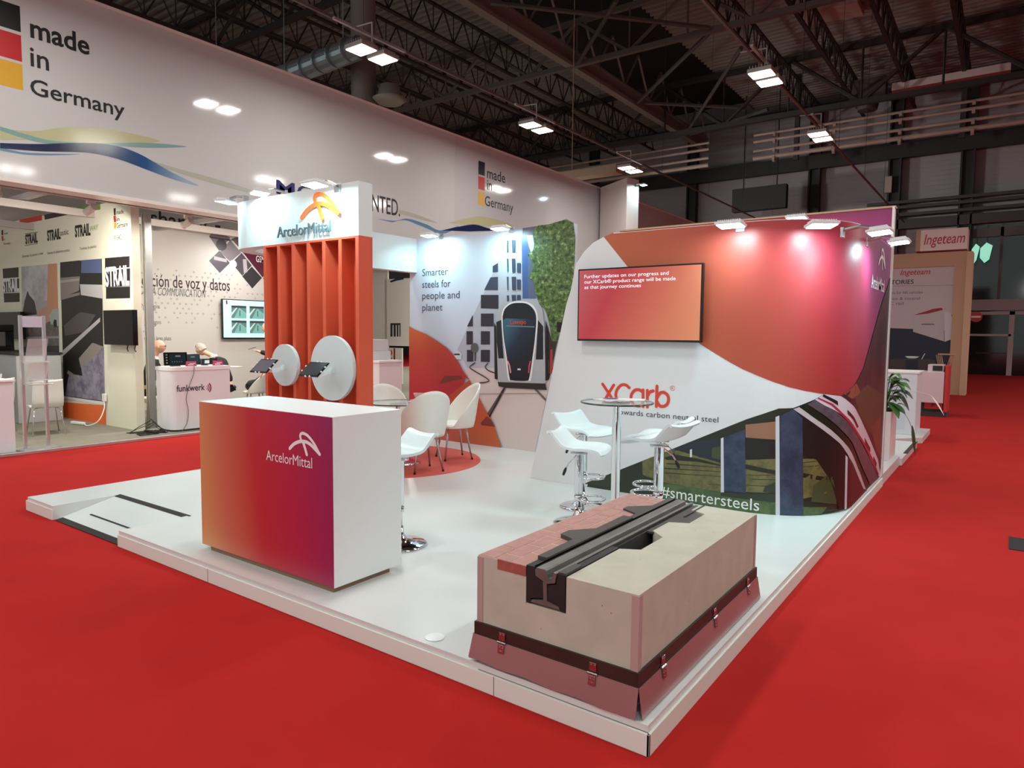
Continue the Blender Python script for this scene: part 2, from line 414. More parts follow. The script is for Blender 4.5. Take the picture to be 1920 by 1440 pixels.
# cable trays carrying the hall lamps
TRAY = mat('tray_grey', (96, 90, 84), .6)
for x, l in ((-8.86, 'left'), (-3.9, 'right')):
    t = thing('lamp_rail', 'long thin suspended lamp rail of the '+l+' lamp row', 'rail', (x, 0, 0), group='suspended lamp rails')
    bm = B(); bar(bm, (0, 2, 6.6), (0, 34, 6.6), .022, square=True); mk('rail', bm, TRAY, t)
    for k in range(8):
        bm = B(); bar(bm, (0, 4+k*4, 6.6), (0, 4+k*4, 13.9), .006, 4); mk('hanger', bm, DARK, t)
LENS = mat('lamp_lens_warm', (255, 244, 225), .4, emit=9)
LBODY = mat('lamp_body', (170, 165, 160), .4, .4)
first = None
for i, (x, y) in enumerate(HALL):
    row = {-8.42: 'left row over the white fascia', -3.6: 'middle row', 1.2: 'row over the aisle', -14.6: 'added unseen row behind the white fascia', -20: 'added unseen row far left', 6.0: 'added unseen row right of the aisle', 9.5: 'added unseen row far right', 13: 'added unseen row by the right hall wall'}[x]
    pos = (['farthest behind', 'just behind', 'directly above'][int((y+6)/4.5)]+' the viewpoint') if y < 5 else ['first', 'second', 'third', 'fourth', 'fifth', 'sixth', 'seventh'][min(6, int((y-6)/4.4))]+' beyond the viewpoint'
    lab = 'twin square high-bay hall lamp, '+row+', '+pos
    if first is None:
        t = thing('hall_lamp', lab, 'lamp', (x, y, HALLZ), group='high-bay hall lamps')
        for s in (-1, 1):
            bm = B(); box(bm, -.2, .2, -.17, .17, 0, .07, bev=.01)
            for k in range(7): box(bm, -.17+k*.05, -.16+k*.05, -.14, .14, .07, .12)
            c = mk('lamp_head', bm, LBODY, t); c.location = (0, s*.23, 0)
            bm = B(); box(bm, -.18, .18, -.15, .15, -.012, .002); mk('lens', bm, LENS, c)
        bm = B(); box(bm, -.05, .0, -.75, .75, .28, .32); bar(bm, (0, 0, .12), (0, 0, .5), .015); mk('bracket', bm, LBODY, t)
        bm = B(); bar(bm, (0, 0, .5), (-.45, 0, .53), .012, 6); mk('side_arm', bm, LBODY, t)
        first = t
    else:
        t = clone(first); t.location = (x, y, HALLZ); t['label'] = lab
        if x not in (-8.42, -3.6):
            bm = B(); bar(bm, (0, 0, .5), (0, 0, 7.78), .003, 4); mk('suspension_wire', bm, DARK, t)
for k, (y, l) in enumerate(((20, 'nearer'), (28, 'farther'))):  # unseen floods, added to brighten the far wall and ceiling
    t = clone(first); t.location = (-16-.5*(y-20), y, 7.2); t.rotation_euler = (math.radians(70), 0, math.radians(-35)); t['label'] = l+' added tilted flood fixture, unseen behind the white fascia, lighting the far wall'; t['group'] = 'added unseen wall flood fixtures'
    area('hall_lamp_light', (-16-.5*(y-20)+.05, y+.08, 7.2), (-1, 38, 7.0), .5, .5, 135, WARM, 1.3)
# pipes along the far wall
PIPE = mat('painted_pipe', (150, 130, 118), .5, noise=.15, nscale=1)
for k, (z, r, l) in enumerate(((11.26, .06, 'topmost'), (10.95, .07, 'second'), (10.52, .07, 'third'), (10.17, .1, 'lowest and thickest'))):
    bm = B(); bar(bm, (-10.4, 34, z), (8, 34, z), r, 8); bar(bm, (-30, 34, z), (-12.6, 34, z), r, 8)
    for q in range(7): bar(bm, (-9.5+q*2.6, 34, z-r*1.2), (-9.38+q*2.6, 34, z-r*1.2), r*1.5, 6)
    tag(mk('service_pipe', bm, PIPE), l+' of the long pale pipes running along the far wall', 'pipe', 'pipes along the far wall')
for x, l in ((-8.5, 'left'), (-2.0, 'middle'), (2.6, 'right')):
    bm = B(); box(bm, x-.1, x+.1, 34.15, 34.35, 9.9, 13.8)
    tag(mk('pipe_hanger', bm, JOIST), l+' dark vertical hanger behind the pale pipes', 'hanger', 'pipe hangers')
# ducts, ceiling panels
def simple(name, bm, m, label, cat, group=None, smooth=False):
    return tag(mk(name, bm, m, smooth=smooth), label, cat, group)
bm = B(); tube(bm, [(-19.5, 10.9, 7.9), (-15.6, 10.9, 8.0), (-12.3, 11.0, 8.15)], .26, 18)
for x in (-18, -15, -12.8): bar(bm, (x, 10.93, 8.3), (x, 10.93, 13.8), .012, 5)
for k in range(7): lathe_c = None; tube(bm, [(-15.6+k*.5, 10.9, 8.0+k*.022), (-15.57+k*.5, 10.9, 8.0+k*.022)], .275, 18)
simple('air_duct', bm, mat('spiral_duct', (150, 158, 162), .35, .7), 'shiny spiral air duct behind the grey round column', 'duct')
bm = B(); t = B(); lathe(t, [(0, 0), (.12, .02), (.3, -.02), (.42, .08), (.3, .14), (.24, .4), (0, .4)], 28); bmesh.ops.transform(t, matrix=Matrix.Translation((-12.6, 12.2, 7.3)), verts=t.verts); add(bm, t)
simple('air_diffuser', bm, mat('diffuser_grey', (150, 140, 128), .5), 'round air diffuser hanging right of the grey column', 'diffuser', smooth=True)
bm = B(); t = B(); lathe(t, [(.3, 0), (.3, 9)], 28); bmesh.ops.transform(t, matrix=Matrix.Translation((-13.2, 11.9, 5)), verts=t.verts); add(bm, t)
o = simple('round_column', bm, mat('column_grey', (118, 108, 102), .4), 'thick grey round hall column rising behind the fascia', 'column', smooth=True)
bm = B()
for a, b, c, d in ([(-7.043,27.374,13.6),(-5.002,27.792,13.6),(-4.991,29.053,13.6),(-6.995,28.637,13.6)],):
    vs = [bm.verts.new(v) for v in (a, b, c, d)]; bm.faces.new(vs)
    vs2 = [bm.verts.new((v[0], v[1], v[2]+.2)) for v in (a, b, c, d)]; bm.faces.new(vs2)
    for i in range(4): bm.faces.new((vs[i], vs[(i+1) % 4], vs2[(i+1) % 4], vs2[i]))
bmesh.ops.recalc_face_normals(bm, faces=bm.faces)
simple('roof_panel', bm, mat('panel_beige', (165, 145, 138), .6), 'beige panel below the roof near the top right', 'panel')
bm = B()
p = [(-4.548,33.5,12.338),(-0.483,33.5,12.352),(-0.472,33.5,12.129),(-4.536,33.5,12.051)]
box(bm, p[0][0], p[1][0], 33.4, 33.6, p[3][2], p[0][2]); box(bm, p[0][0], p[1][0], 33.42, 33.58, p[3][2]-.22, p[3][2], 1)
simple('light_strip', bm, [mat('strip_white', (190, 175, 170), .5), mat('strip_red', (150, 60, 60), .5)], 'pale and red horizontal duct strip near the roof at right', 'duct')
bm = B(); q = [(-11.896,36,9.163),(-9.244,36,8.866),(-9.203,36,7.769),(-11.858,36,8.018)]; box(bm, q[0][0], q[1][0], 35.6, 36, q[3][2], q[0][2]); bar(bm, (q[0][0]+.5, 35.8, q[0][2]), (q[0][0]+.5, 35.8, 13.8), .03); bar(bm, (q[1][0]-.5, 35.8, q[0][2]), (q[1][0]-.5, 35.8, 13.8), .03)
simple('hanging_speaker', bm, mat('speaker_black', (22, 20, 22), .7), 'black cabinet hanging before the far wall above the orange wall', 'box')
q = [(-6.368,35,13.09),(-4.928,35,13.034),(-4.893,35,12.224),(-6.343,35,12.496)]
bm = B(); box(bm, q[0][0], q[1][0], 34.4, 35, q[2][2], q[0][2]); t = B(); lathe(t, [(0, -.5), (.4, -.45), (.45, -.2), (.3, 0)], 20); bmesh.ops.transform(t, matrix=Matrix.Translation(((q[0][0]+q[1][0])/2, 34.7, q[2][2])), verts=t.verts); add(bm, t)
simple('roof_fan_unit', bm, mat('unit_brown', (70, 58, 56), .6), 'dark box unit with round vent below the roof at right', 'vent')
q = [(-5.264,38,9.422),(-4.966,38,9.386),(-4.933,38,8.624),(-5.231,38,8.657)]
bm = B(); box(bm, q[0][0], q[1][0], 37.9, 38.1, q[3][2], q[0][2]); simple('wall_box', bm, mat('box_cream', (150, 138, 128), .6), 'small cream box fixed to the far wall panels', 'box')
bm = B()
for z, x0, x1, y in ((7.0, -12.5, -10.9, 20.5),): box(bm, x0-1, x1+.2, y, y+.5, z, z+.25); bar(bm, (x0, y+.2, z+.2), (x0, y+.2, 13.8), .015, 5)
simple('cable_tray', bm, mat('tray_beige', (178, 150, 130), .5), 'beige tray hanging beyond the long white fascia', 'tray')

# far entrance with glass doors -----------------------------------------
t = thing('glass_entrance', 'glazed hall entrance with doors at the far end of the red aisle', 'entrance', (0, 38.5, 0))
FR = mat('door_frame', (170, 150, 150), .45); GL = mat('dark_glass', (24, 24, 28), .08, coat=.3)
bm = B(); box(bm, -1.6, 6, 0, .08, 0, 6.85); mk('glazing', bm, GL, t)
bm = B()
for x in (.05, 1.0, 2.2): box(bm, x-.1, x+.1, -.1, .02, 0, 2.9)
box(bm, -1.6, 6, -.1, .02, 2.75, 2.9); box(bm, -1.5, .05, -.1, .02, 1.78, 1.88)
mk('door_frame', bm, FR, t)
bm = B(); box(bm, -1.6, 6, -.2, .02, 2.95, 3.45); mk('lintel_band', bm, mat('band_grey', (150, 138, 136), .5), t)
bm = B()
for x in (-.5, .55, 1.6, 2.8): box(bm, x-.06, x+.06, -.12, .02, 3.45, 6.85)
box(bm, -1.6, 6, -.12, .02, 6.3, 6.7); mk('upper_mullions', bm, mat('mullion', (80, 72, 72), .5), t)
bm = B(); bar(bm, (-1.2, -.14, 1.0), (-.1, -.14, 1.0), .02); mk('push_bar', bm, STEEL, t)
t = thing('no_entry_sign', 'round red no-entry sign with white bar above the far doors', 'sign', (0, 38.3, 0))
c = [(-1.299,2.663),(-1.055,2.661)]; r = c[1][0]-c[0][0]
bm = B(); prism(bm, circ(c[0][0], c[0][1], r), -.03, .03, axis='y'); mk('disc', bm, mat('sign_red', (200, 35, 45), .4), t)
bm = B(); box(bm, c[0][0]-r*.72, c[0][0]+r*.72, -.036, -.03, c[0][1]-r*.17, c[0][1]+r*.17); mk('bar', bm, PW, t)
for k, (u, du) in enumerate(([(-1.596,5.706),(-1.296,5.328)], [(-1.276,5.733),(-0.819,5.324)])):
    bm = B(); a, b = u; c_, d = du
    poly = [(a, b), (a+(c_-a)*.5, b+.25), (c_, b+.1), (c_-.1, d-.1), (a+(c_-a)*.4, d-.25), (a, d)]
    prism(bm, poly, 37.85, 37.9, axis='y'); 
    o = simple('leaf_lantern', bm, mat('lantern_teal', (150, 225, 200), .4, emit=.7), ['left', 'right'][k]+' one of two glowing pale green leaf lanterns behind the cube sign', 'lantern', 'green leaf lanterns')
    bm = B(); bar(bm, (a+(c_-a)*.5, 37.87, b+.2), (a+(c_-a)*.5, 37.87, 6.95), .008, 5); mk('wire', bm, DARK, o)
bm = B(); box(bm, .08, .34, 6.66, 7.08, .001, .006)
simple('floor_plate', bm, mat('plate_black', (30, 26, 28), .6), 'small black cover plate lying on the red carpet at right', 'plate')

# ================================================================== NEIGHBOUR STAND AT LEFT (under the long fascia)
GX = -10.62
FASC = mat('fascia_gloss_white', (204, 207, 205), .08, spec=.5)
t = thing('long_fascia', 'very long glossy white overhead fascia printed with made in Germany', 'fascia', (0, 0, 0))
bm = B(); box(bm, GX-.3, GX, 1.0, 12.35, 3.63, 6.23); mk('fascia_panel', bm, FASC, t)
bm = B(); box(bm, GX-.3, GX, 12.352, 34, 3.63, 6.23); mk('fascia_panel', bm, mat('fascia_gloss_white_far', (198, 200, 200), .09), t)
bm = B(); box(bm, GX-.32, GX+.015, 1.0, 34, 6.23, 6.27); box(bm, GX-.32, GX+.015, 1.0, 34, 3.58, 3.63); mk('edge_trim', bm, mat('trim_white', (235, 230, 225), .4), t)
G = fr_x(GX); FK = mat('flag_black', (24, 24, 28), .4); FRD = mat('flag_red', (190, 30, 34), .4); FY = mat('flag_gold', (214, 165, 40), .4)
q = [(3.494,5.827),(3.71,5.85),(3.698,5.525),(3.696,5.484),(3.684,5.151),(3.683,5.117),(3.671,4.789)]
decal('flag', G, [(rect(2.9, q[1][0], q[2][1], q[1][1]), FK), (rect(2.9, q[1][0], q[4][1], q[3][1]), FRD), (rect(2.9, q[1][0], q[6][1], q[5][1]), FY)], t)
a = [(3.817,5.505),(4.536,5.536),(3.824,5.684),(3.804,5.134),(4.022,5.161),(3.791,4.769),(4.985,4.778),(3.798,4.976)]
h = a[2][1]-a[0][1]
text('lettering', 'made', G, a[0][0], a[0][1], h*1.42, a[1][0]-a[0][0], INK, t, bold=.022)
text('lettering', 'in', G, a[3][0], a[3][1], h*1.42, a[4][0]-a[3][0], INK, t, bold=.012)
text('lettering', 'Germany', G, a[5][0], a[5][1], (a[7][1]-a[5][1])*1.0, a[6][0]-a[5][0], INK, t, bold=.012)
# far repeat of the flag and words
q = [(13.219,5.833),(13.469,5.846),(13.452,5.523),(13.431,5.481),(13.434,5.173),(13.414,5.118),(13.396,4.794),(13.188,4.762)]
decal('flag', G, [(rect(q[0][0], q[1][0], q[2][1], q[1][1]), FK), (rect(q[0][0], q[1][0], q[4][1], q[3][1]), FRD), (rect(q[0][0], q[1][0], q[6][1], q[5][1]), FY)], t)
a = [(13.558,5.504),(14.309,5.524),(13.561,5.221),(13.755,5.215),(13.48,4.82),(14.669,4.786),(13.556,5.684)]
h = a[6][1]-a[0][1]
text('lettering', 'made', G, a[0][0], a[0][1], h*1.4, a[1][0]-a[0][0], INK, t, bold=.01)
text('lettering', 'in', G, a[2][0], a[2][1], h*1.4, a[3][0]-a[2][0], INK, t, bold=.01)
text('lettering', 'Germany', G, a[4][0], a[4][1], h*1.35, a[5][0]-a[4][0], INK, t, bold=.01)
a = [(7.531,4.132),(8.42,4.117),(7.534,4.318),(9.632,4.13),(10.574,4.159)]
text('lettering', 'MO', G, a[0][0], a[0][1]-.02, .24, a[1][0]-a[0][0], mat('navy_ink', (38, 38, 110), .4), t, bold=.012)
wE = (a[4][0]-a[3][0])/.61
text('lettering', 'PRESENTED.', G, a[4][0]-wE, a[4][1]-.02, .34, wE, INK, t, bold=.008)
NAVY = ramp_mat('wave_navy', [(0, (28, 40, 80)), (.45, (24, 30, 66)), (.75, (36, 84, 140)), (1, (150, 180, 200))], (3.4, 4), (5.9, 4), .15)
LIME = mat('wave_lime', (190, 192, 150), .15); TEAL = mat('wave_teal', (130, 170, 165), .15); SKY = mat('wave_sky', (96, 140, 176), .15); GRN = mat('wave_green', (178, 184, 168), .2)
def wave(pts): return [tuple(p) for p in smooth_path(pts, 6)]
decal('printed_wave', G, [
    (wave([(3.434,4.243),(3.792,4.288),(4.111,4.407),(4.447,4.495),(4.948,4.557),(5.492,4.551),(5.172,4.448),(4.722,4.331),(4.303,4.252),(3.788,4.177),(3.428,4.094)]), LIME),
    (wave([(3.435,4.263),(3.729,4.232),(4.04,4.22),(4.58,4.314),(5.33,4.483),(5.91,4.557),(5.328,4.412),(4.579,4.284),(3.911,4.163),(3.433,4.209)]), TEAL),
    (wave([(4.58,4.314),(5.166,4.245),(5.815,4.185),(6.347,4.153),(7.024,4.082),(6.922,4.029),(6.163,4.085),(5.481,4.167),(4.865,4.257)]), GRN),
    (wave([(3.425,4),(3.66,3.99),(3.97,4.036),(4.366,4.113),(4.033,4.028),(3.719,3.969),(3.423,3.959)]), SKY),
    (wave([(3.427,4.054),(3.848,4.135),(4.371,4.267),(4.794,4.332),(5.168,4.292),(5.644,4.119),(6.089,3.988),(5.725,4.005),(5.318,4.072),(4.862,4.151),(4.435,4.15),(3.907,4.051),(3.424,3.986)]), NAVY)], t, off0=.002)
decal('printed_wave', G, [
    (wave([(12.115,4.21),(12.885,4.439),(13.399,4.537),(14.163,4.539),(14.627,4.466),(13.296,4.292)]), LIME),
    (wave([(10.496,4.281),(11.06,4.252),(11.75,4.161),(11.228,4.16),(10.574,4.204)]), GRN),
    (wave([(9.89,3.997),(10.417,4.026),(10.813,4.125),(11.399,4.079),(11.84,4.005),(12.494,4.187),(11.931,3.945),(11.228,4.021),(10.733,4.08),(10.339,3.982)]), SKY),
    (wave([(11.895,4.012),(12.494,4.174),(13.089,4.303),(13.614,4.281),(13.943,4.27),(12.888,4.112)]), mat('navy_flat', (26, 36, 78), .2))], t, off0=.002)
# fin screen standing out from the fascia
bm = B(); p0 = (-10.55, 19.2); p1 = (-9.24, 18.4); p2 = (-9.1, 18.9)
dx = (p1[0]-p0[0], p1[1]-p0[1])
poly = [p0, p1, p2, (p0[0]+.1, p0[1]+.75)]
prism(bm, poly, 0, 6.24); o = mk('screen_fin', bm, [mat('fin_white', (222, 214, 208), .4)])
tag(o, 'tall white angular screen fin standing out beyond the tree print', 'panel')

t = thing('stand_floor', 'grey carpeted stand floor with aluminium edge at left', 'floor', (0, 0, 0))
bm = B(); box(bm, -24, GX+.02, .5, 34, 0.001, .02); mk('carpet', bm, mat('grey_carpet', (132, 128, 114), .95, noise=.06, nscale=6), t)
bm = B(); box(bm, GX+.02, GX+.07, .5, 34, 0, .045, bev=.006); mk('edge_profile', bm, ALU, t)

# partition wall with the prints (faces the viewer)
SY = 5.49; P = fr_y(SY)
t = thing('print_partition', 'white stand partition printed with rail-crossing photos and STRAIL signs', 'partition', (0, 0, 0))
bm = B(); box(bm, -17.6, -11.6, SY, SY+.13, .02, 3.4)
pts = [(-17.206,3.883),(-11.55,3.779)]
prism(bm, [(-17.6, 3.4), (-11.6, 3.4), (-11.6, 3.80), (-17.6, 3.86)], SY, SY+.13, axis='y'); mk('panel', bm, mat('partition_white', (232, 231, 208), .5), t)
SB = mat('print_black', (36, 34, 30), .4); SG = mat('print_dark', (58, 54, 50), .4)
decal('title_strip', P, [([(-16.154,3.856),(-15.061,3.85),(-15.071,3.75),(-16.164,3.762)], mat('tab_red', (200, 62, 48), .5)), ([(-14.963,3.841),(-13.864,3.834),(-13.872,3.749),(-14.947,3.749)], mat('tab_plum', (58, 32, 48), .5)), ([(-13.753,3.842),(-12.65,3.815),(-12.657,3.717),(-13.74,3.737)], mat('tab_green', (110, 150, 50), .5)),
    ([(-12.176,3.688),(-12.101,3.69),(-12.109,3.577),(-12.166,3.574)], FK), ([(-12.185,3.567),(-12.11,3.569),(-12.098,3.463),(-12.173,3.461)], FRD), ([(-12.174,3.452),(-12.099,3.454),(-12.105,3.359),(-12.181,3.356)], FY),
    ([(-17.136,3.723),(-17.047,3.727),(-17.06,3.619),(-17.148,3.625)], FK), ([(-17.15,3.604),(-17.061,3.608),(-17.044,3.508),(-17.133,3.503)], FRD)], t)
def ptext(s, q, h, m=INK, bold=0, shear=0):   # q = [(x,z) left baseline, (x,z) right baseline]
    text('lettering', s, P, q[0][0], q[0][1], h, q[1][0]-q[0][0], m, t, bold=bold, shear=shear, slope=(q[1][1]-q[0][1])/(q[1][0]-q[0][0]))
ptext('STRAIL', [(-15.91,3.365),(-15.311,3.355)], .17, INK, .045); ptext('STRAIL', [(-14.863,3.353),(-14.27,3.35)], .18, INK, .045); ptext('astic', [(-14.288,3.4),(-13.924,3.402)], .1)
ptext('STRAIL', [(-13.665,3.335),(-13.05,3.326)], .19, INK, .045); ptext('WAY', [(-13.066,3.382),(-12.741,3.393)], .09, mat('way_green', (130, 160, 60), .5), 0, .3)
decal('rule_lines', P, [([(-15.915,3.564),(-15.292,3.546),(-15.293,3.536),(-15.916,3.553)], INK), ([(-15.94,3.336),(-15.313,3.334),(-15.314,3.324),(-15.941,3.325)], INK)], t)
ptext('made', [(-12.071,3.583),(-11.832,3.578)], .07); ptext('in', [(-12.079,3.47),(-11.986,3.471)], .07); ptext('Germany', [(-12.087,3.358),(-11.702,3.361)], .08); ptext('F154C', [(-12.176,3.154),(-11.933,3.163)], .09, INK2)
ptext('made', [(-17,3.625),(-16.798,3.621)], .05, INK2); ptext('in', [(-17.014,3.506),(-16.956,3.502)], .05, INK2); ptext('Germany', [(-17.054,3.421),(-16.679,3.407)], .05, INK2)
ptext('Sistemas de pasos a nivel', [(-16.1,3.103),(-15.084,3.107)], .05, INK2); ptext('Sistemas de aislamiento acustico', [(-14.888,3.095),(-13.906,3.094)], .05, INK2); ptext('Traviesas de plastico', [(-13.49,3.087),(-12.844,3.092)], .05, INK2)
PO = ramp_mat('photo_orange', [(0, (190, 140, 105)), (1, (208, 150, 112))], (0, 1), (0, 3))
PSKY = speckle('photo_clouds', (160, 160, 158), (196, 196, 196), 1.5)
PROAD = speckle('photo_road', (96, 88, 86), (128, 118, 114), 5)
decal('photo_print', P, [
    ([(-16.173,2.927),(-14.474,2.903),(-14.555,0.723),(-16.324,0.772)], PSKY),
    ([(-14.881,2.914),(-14.474,2.903),(-14.509,1.752),(-14.836,1.853),(-15.008,2.109)], PO),
    ([(-15.901,2.44),(-15.83,2.354),(-15.58,2.222),(-15.477,1.96),(-16.225,1.945),(-16.085,2.232)], SG),
    ([(-15.504,2.21),(-14.996,2.231),(-14.983,1.854),(-15.493,1.804)], mat('photo_foam', (172, 168, 164), .5)),
    ([(-16.225,1.945),(-14.498,1.872),(-14.555,0.723),(-16.326,0.75)], PROAD),
    ([(-15.472,2.012),(-14.831,2.157),(-14.739,1.853),(-15.241,1.772)], mat('photo_flower', (196, 150, 128), .5)),
    ([(-14.926,1.935),(-14.72,2.054),(-14.479,2.071),(-14.487,1.732),(-14.843,1.772)], mat('photo_car', (170, 178, 172), .4)),
    ([(-14.744,1.792),(-14.689,1.863),(-14.594,1.852),(-14.582,1.732),(-14.703,1.711)], INK),
    ([(-16.265,1.318),(-14.52,1.371),(-14.555,0.723),(-16.326,0.75)], mat('photo_ballast', (70, 66, 64), .6)),
    ([(-16.244,1.513),(-14.503,1.552),(-14.507,1.511),(-16.249,1.47)], mat('photo_rail', (165, 160, 155), .4))], t)
decal('photo_print', P, [
    ([(-14.332,2.915),(-12.659,2.89),(-12.74,0.426),(-14.395,0.398)], SB),
    ([(-13.441,2.906),(-12.679,2.892),(-12.677,2.647),(-13.48,2.682)], mat('photo_blue', (84, 100, 138), .5)),
    ([(-14.332,2.915),(-13.505,2.909),(-13.528,2.627),(-14.358,2.632)], mat('photo_leaf', (52, 48, 46), .6)),
    ([(-14.358,2.632),(-13.528,2.627),(-13.592,2.373),(-14.369,2.248)], mat('photo_platform', (136, 128, 122), .5)),
    ([(-14.362,2.583),(-13.553,2.59),(-13.556,2.553),(-14.367,2.534)], mat('photo_rail', (165, 160, 155), .4)),
    ([(-13.54,2.486),(-12.672,2.447),(-12.67,2.21),(-13.512,2.295)], mat('photo_bumper', (196, 194, 192), .4)),
    ([(-14.367,2.277),(-13.551,2.344),(-13.555,2.296),(-14.372,2.218)], mat('photo_platform', (136, 128, 122), .5)),
    ([(-14.274,1.752),(-13.58,1.992),(-12.952,1.938),(-13.394,1.638),(-14.245,1.554)], mat('photo_stone', (84, 78, 76), .6)),
    ([(-14.387,1.273),(-12.793,1.891),(-12.799,1.817),(-14.372,1.173)], mat('photo_rail_bright', (190, 184, 182), .3)),
    ([(-13.649,1.154),(-13.093,1.443),(-12.69,1.385),(-12.719,0.437),(-14.345,0.431),(-14.122,0.863),(-13.566,0.838)], speckle('photo_gravel', (112, 106, 124), (158, 150, 168), 4)),
    ([(-13.693,1.153),(-13.135,1.442),(-12.71,1.384),(-13.333,1.068),(-13.62,0.981)], mat('photo_clamp', (148, 138, 132), .5)),
    ([(-14.163,0.921),(-13.68,0.784),(-13.773,0.721),(-14.214,0.859)], mat('photo_clamp', (148, 138, 132), .5))], t)
BK = mat('sign_black', (34, 32, 28), .4)
decal('black_sign', P, [([(-12.541,2.893),(-11.679,2.879),(-11.691,2.699),(-12.554,2.705)], BK), ([(-12.556,2.678),(-11.674,2.681),(-11.692,2.396),(-12.557,2.398)], BK), ([(-12.537,2.397),(-11.693,2.388),(-11.705,2.197),(-12.551,2.207)], BK),
    ([(-17.171,2.932),(-16.311,2.923),(-16.334,2.721),(-17.165,2.732)], BK), ([(-17.168,2.71),(-16.308,2.698),(-16.338,2.431),(-17.2,2.433)], BK), ([(-17.172,2.421),(-16.312,2.409),(-16.332,2.226),(-17.165,2.231)], BK)], t)
ptext('STRAIL', [(-12.555,2.425),(-11.708,2.423)], .30, PW, .045); ptext('STRAIL', [(-17.198,2.455),(-16.335,2.452)], .26, PW, .045)
decal('base_strip', P, [([(-16.466,0.236),(-12.685,0.364),(-12.71,0.016),(-15.21,0.012),(-15.94,0.01)], mat('strip_orange', (238, 110, 48), .5)), ([(-14.63,0.424),(-12.701,0.419),(-12.704,0.372),(-14.634,0.373)], PW)], t, off0=.004)
ptext('www.strail.com', [(-13.69,0.118),(-12.842,0.137)], .12, PW)
# back wall of the second booth
HX = -14.5; H = fr_x(HX)
t = thing('booth_back_wall', 'pale booth back wall printed with communication slogan and diamond photos', 'wall', (0, 0, 0))
bm = B(); box(bm, HX-.1, HX, 5.84, 12.9, .02, 3.88); mk('panel', bm, mat('booth_wall', (206, 202, 196), .5), t)
def htext(s, q, h, m=INK, bold=0, shear=0):
    text('lettering', s, H, q[0][0], q[0][1], h, q[1][0]-q[0][0], m, t, bold=bold, shear=shear)
htext('unicación de voz y datos', [(6.767,2.589),(9.01,2.585)], .26, mat('ink_plum', (50, 22, 34), .5), .006)
htext('DATA COMMUNICATION', [(6.994,2.408),(8.427,2.435)], .17, INK2, 0, .25)
for q, s in (([(7.029,2.137),(7.391,2.15)], 'Nos permite'), ([(7.048,2.083),(7.311,2.092)], 'es posible'), ([(7.062,1.809),(7.415,1.816)], 'Todo seguro'), ([(7.061,1.754),(7.302,1.758)], 'claros'), ([(7.052,1.468),(7.622,1.467)], 'visión a largo plazo')):
    htext(s, q, .09, INK2)
D = [([(8.534,3.769),(8.665,3.937),(9.05,3.794),(8.769,3.465)], (120, 112, 122)), ([(9.076,3.773),(9.321,3.887),(9.625,3.874),(9.049,3.722)], (128, 118, 124)), ([(9.049,3.746),(9.312,3.484),(9.038,3.252),(8.781,3.454)], (122, 114, 120)), ([(9.076,3.773),(9.654,3.914),(9.639,3.194),(9.354,3.512)], (108, 92, 96)),
     ([(8.769,3.477),(9.025,3.226),(8.77,2.978),(8.521,3.229)], (84, 80, 90)), ([(9.326,3.485),(9.583,3.214),(9.328,2.959),(9.064,3.23)], (78, 74, 82)), ([(9.583,3.189),(9.848,2.947),(9.586,2.679),(9.328,2.947)], (52, 50, 56)), ([(9.34,3.511),(10.062,3.457),(10.055,3.101),(9.863,2.961)], (88, 32, 52)), ([(9.877,2.936),(10.055,3.101),(10.049,2.796)], (52, 50, 56))]
decal('diamond_photo', H, [(p, mat('diamond_%d' % i, c, .4)) for i, (p, c) in enumerate(D)] +
      [([(8.534,3.769),(9.05,3.758),(9.049,3.722),(8.559,3.737)], mat('diamond_line', (60, 54, 60), .4)), (circ(8.824, 3.613, .13), mat('diamond_line', (60, 54, 60), .4)), (circ(9.104, 3.209, .09), PW), ([(9.35,3.341),(9.447,3.35),(9.468,3.056),(9.371,3.024)], mat('diamond_pale', (176, 170, 176), .4)), ([(8.638,3.346),(8.947,3.304),(8.946,3.231),(8.636,3.263)], mat('diamond_pale', (176, 170, 176), .4)), ([(8.68,4.033),(8.808,4.038),(8.805,3.919),(8.69,3.929)], mat('diamond_line', (60, 54, 60), .4))], t)
a = [(9.698,3.311),(10.059,3.305)]
htext('GSM-R', a, .15, PW, .01)
dots = []
rg = random.Random(3)
dm = mat('dot_grey', (178, 172, 168), .5)
for k in range(26):
    for j in range(14):
        y = 6.6+k*.13+(j % 2)*.065; z = 2.95-j*.1
        if rg.random() < .75-abs(j-5)*.07-(.3 if k > 20 else 0): dots.append(([(y-.03, z), (y, z-.03), (y+.03, z), (y, z+.03)], dm))
decal('dot_pattern', H, dots, t, off0=.001, step=0)
# distant interior screen with a few letters
t = thing('rear_screen', 'tall pale rear screen seen above the booth wall', 'screen', (0, 0, 0))
bm = B(); box(bm, -18.1, -18, 1, 15.9, .02, 5.6); mk('panel', bm, mat('rear_white', (214, 204, 198), .6), t)
text('lettering', 'sharing', fr_x(-18), 9.0, 4.38, .4, 1.55, INK, t, bold=.01)
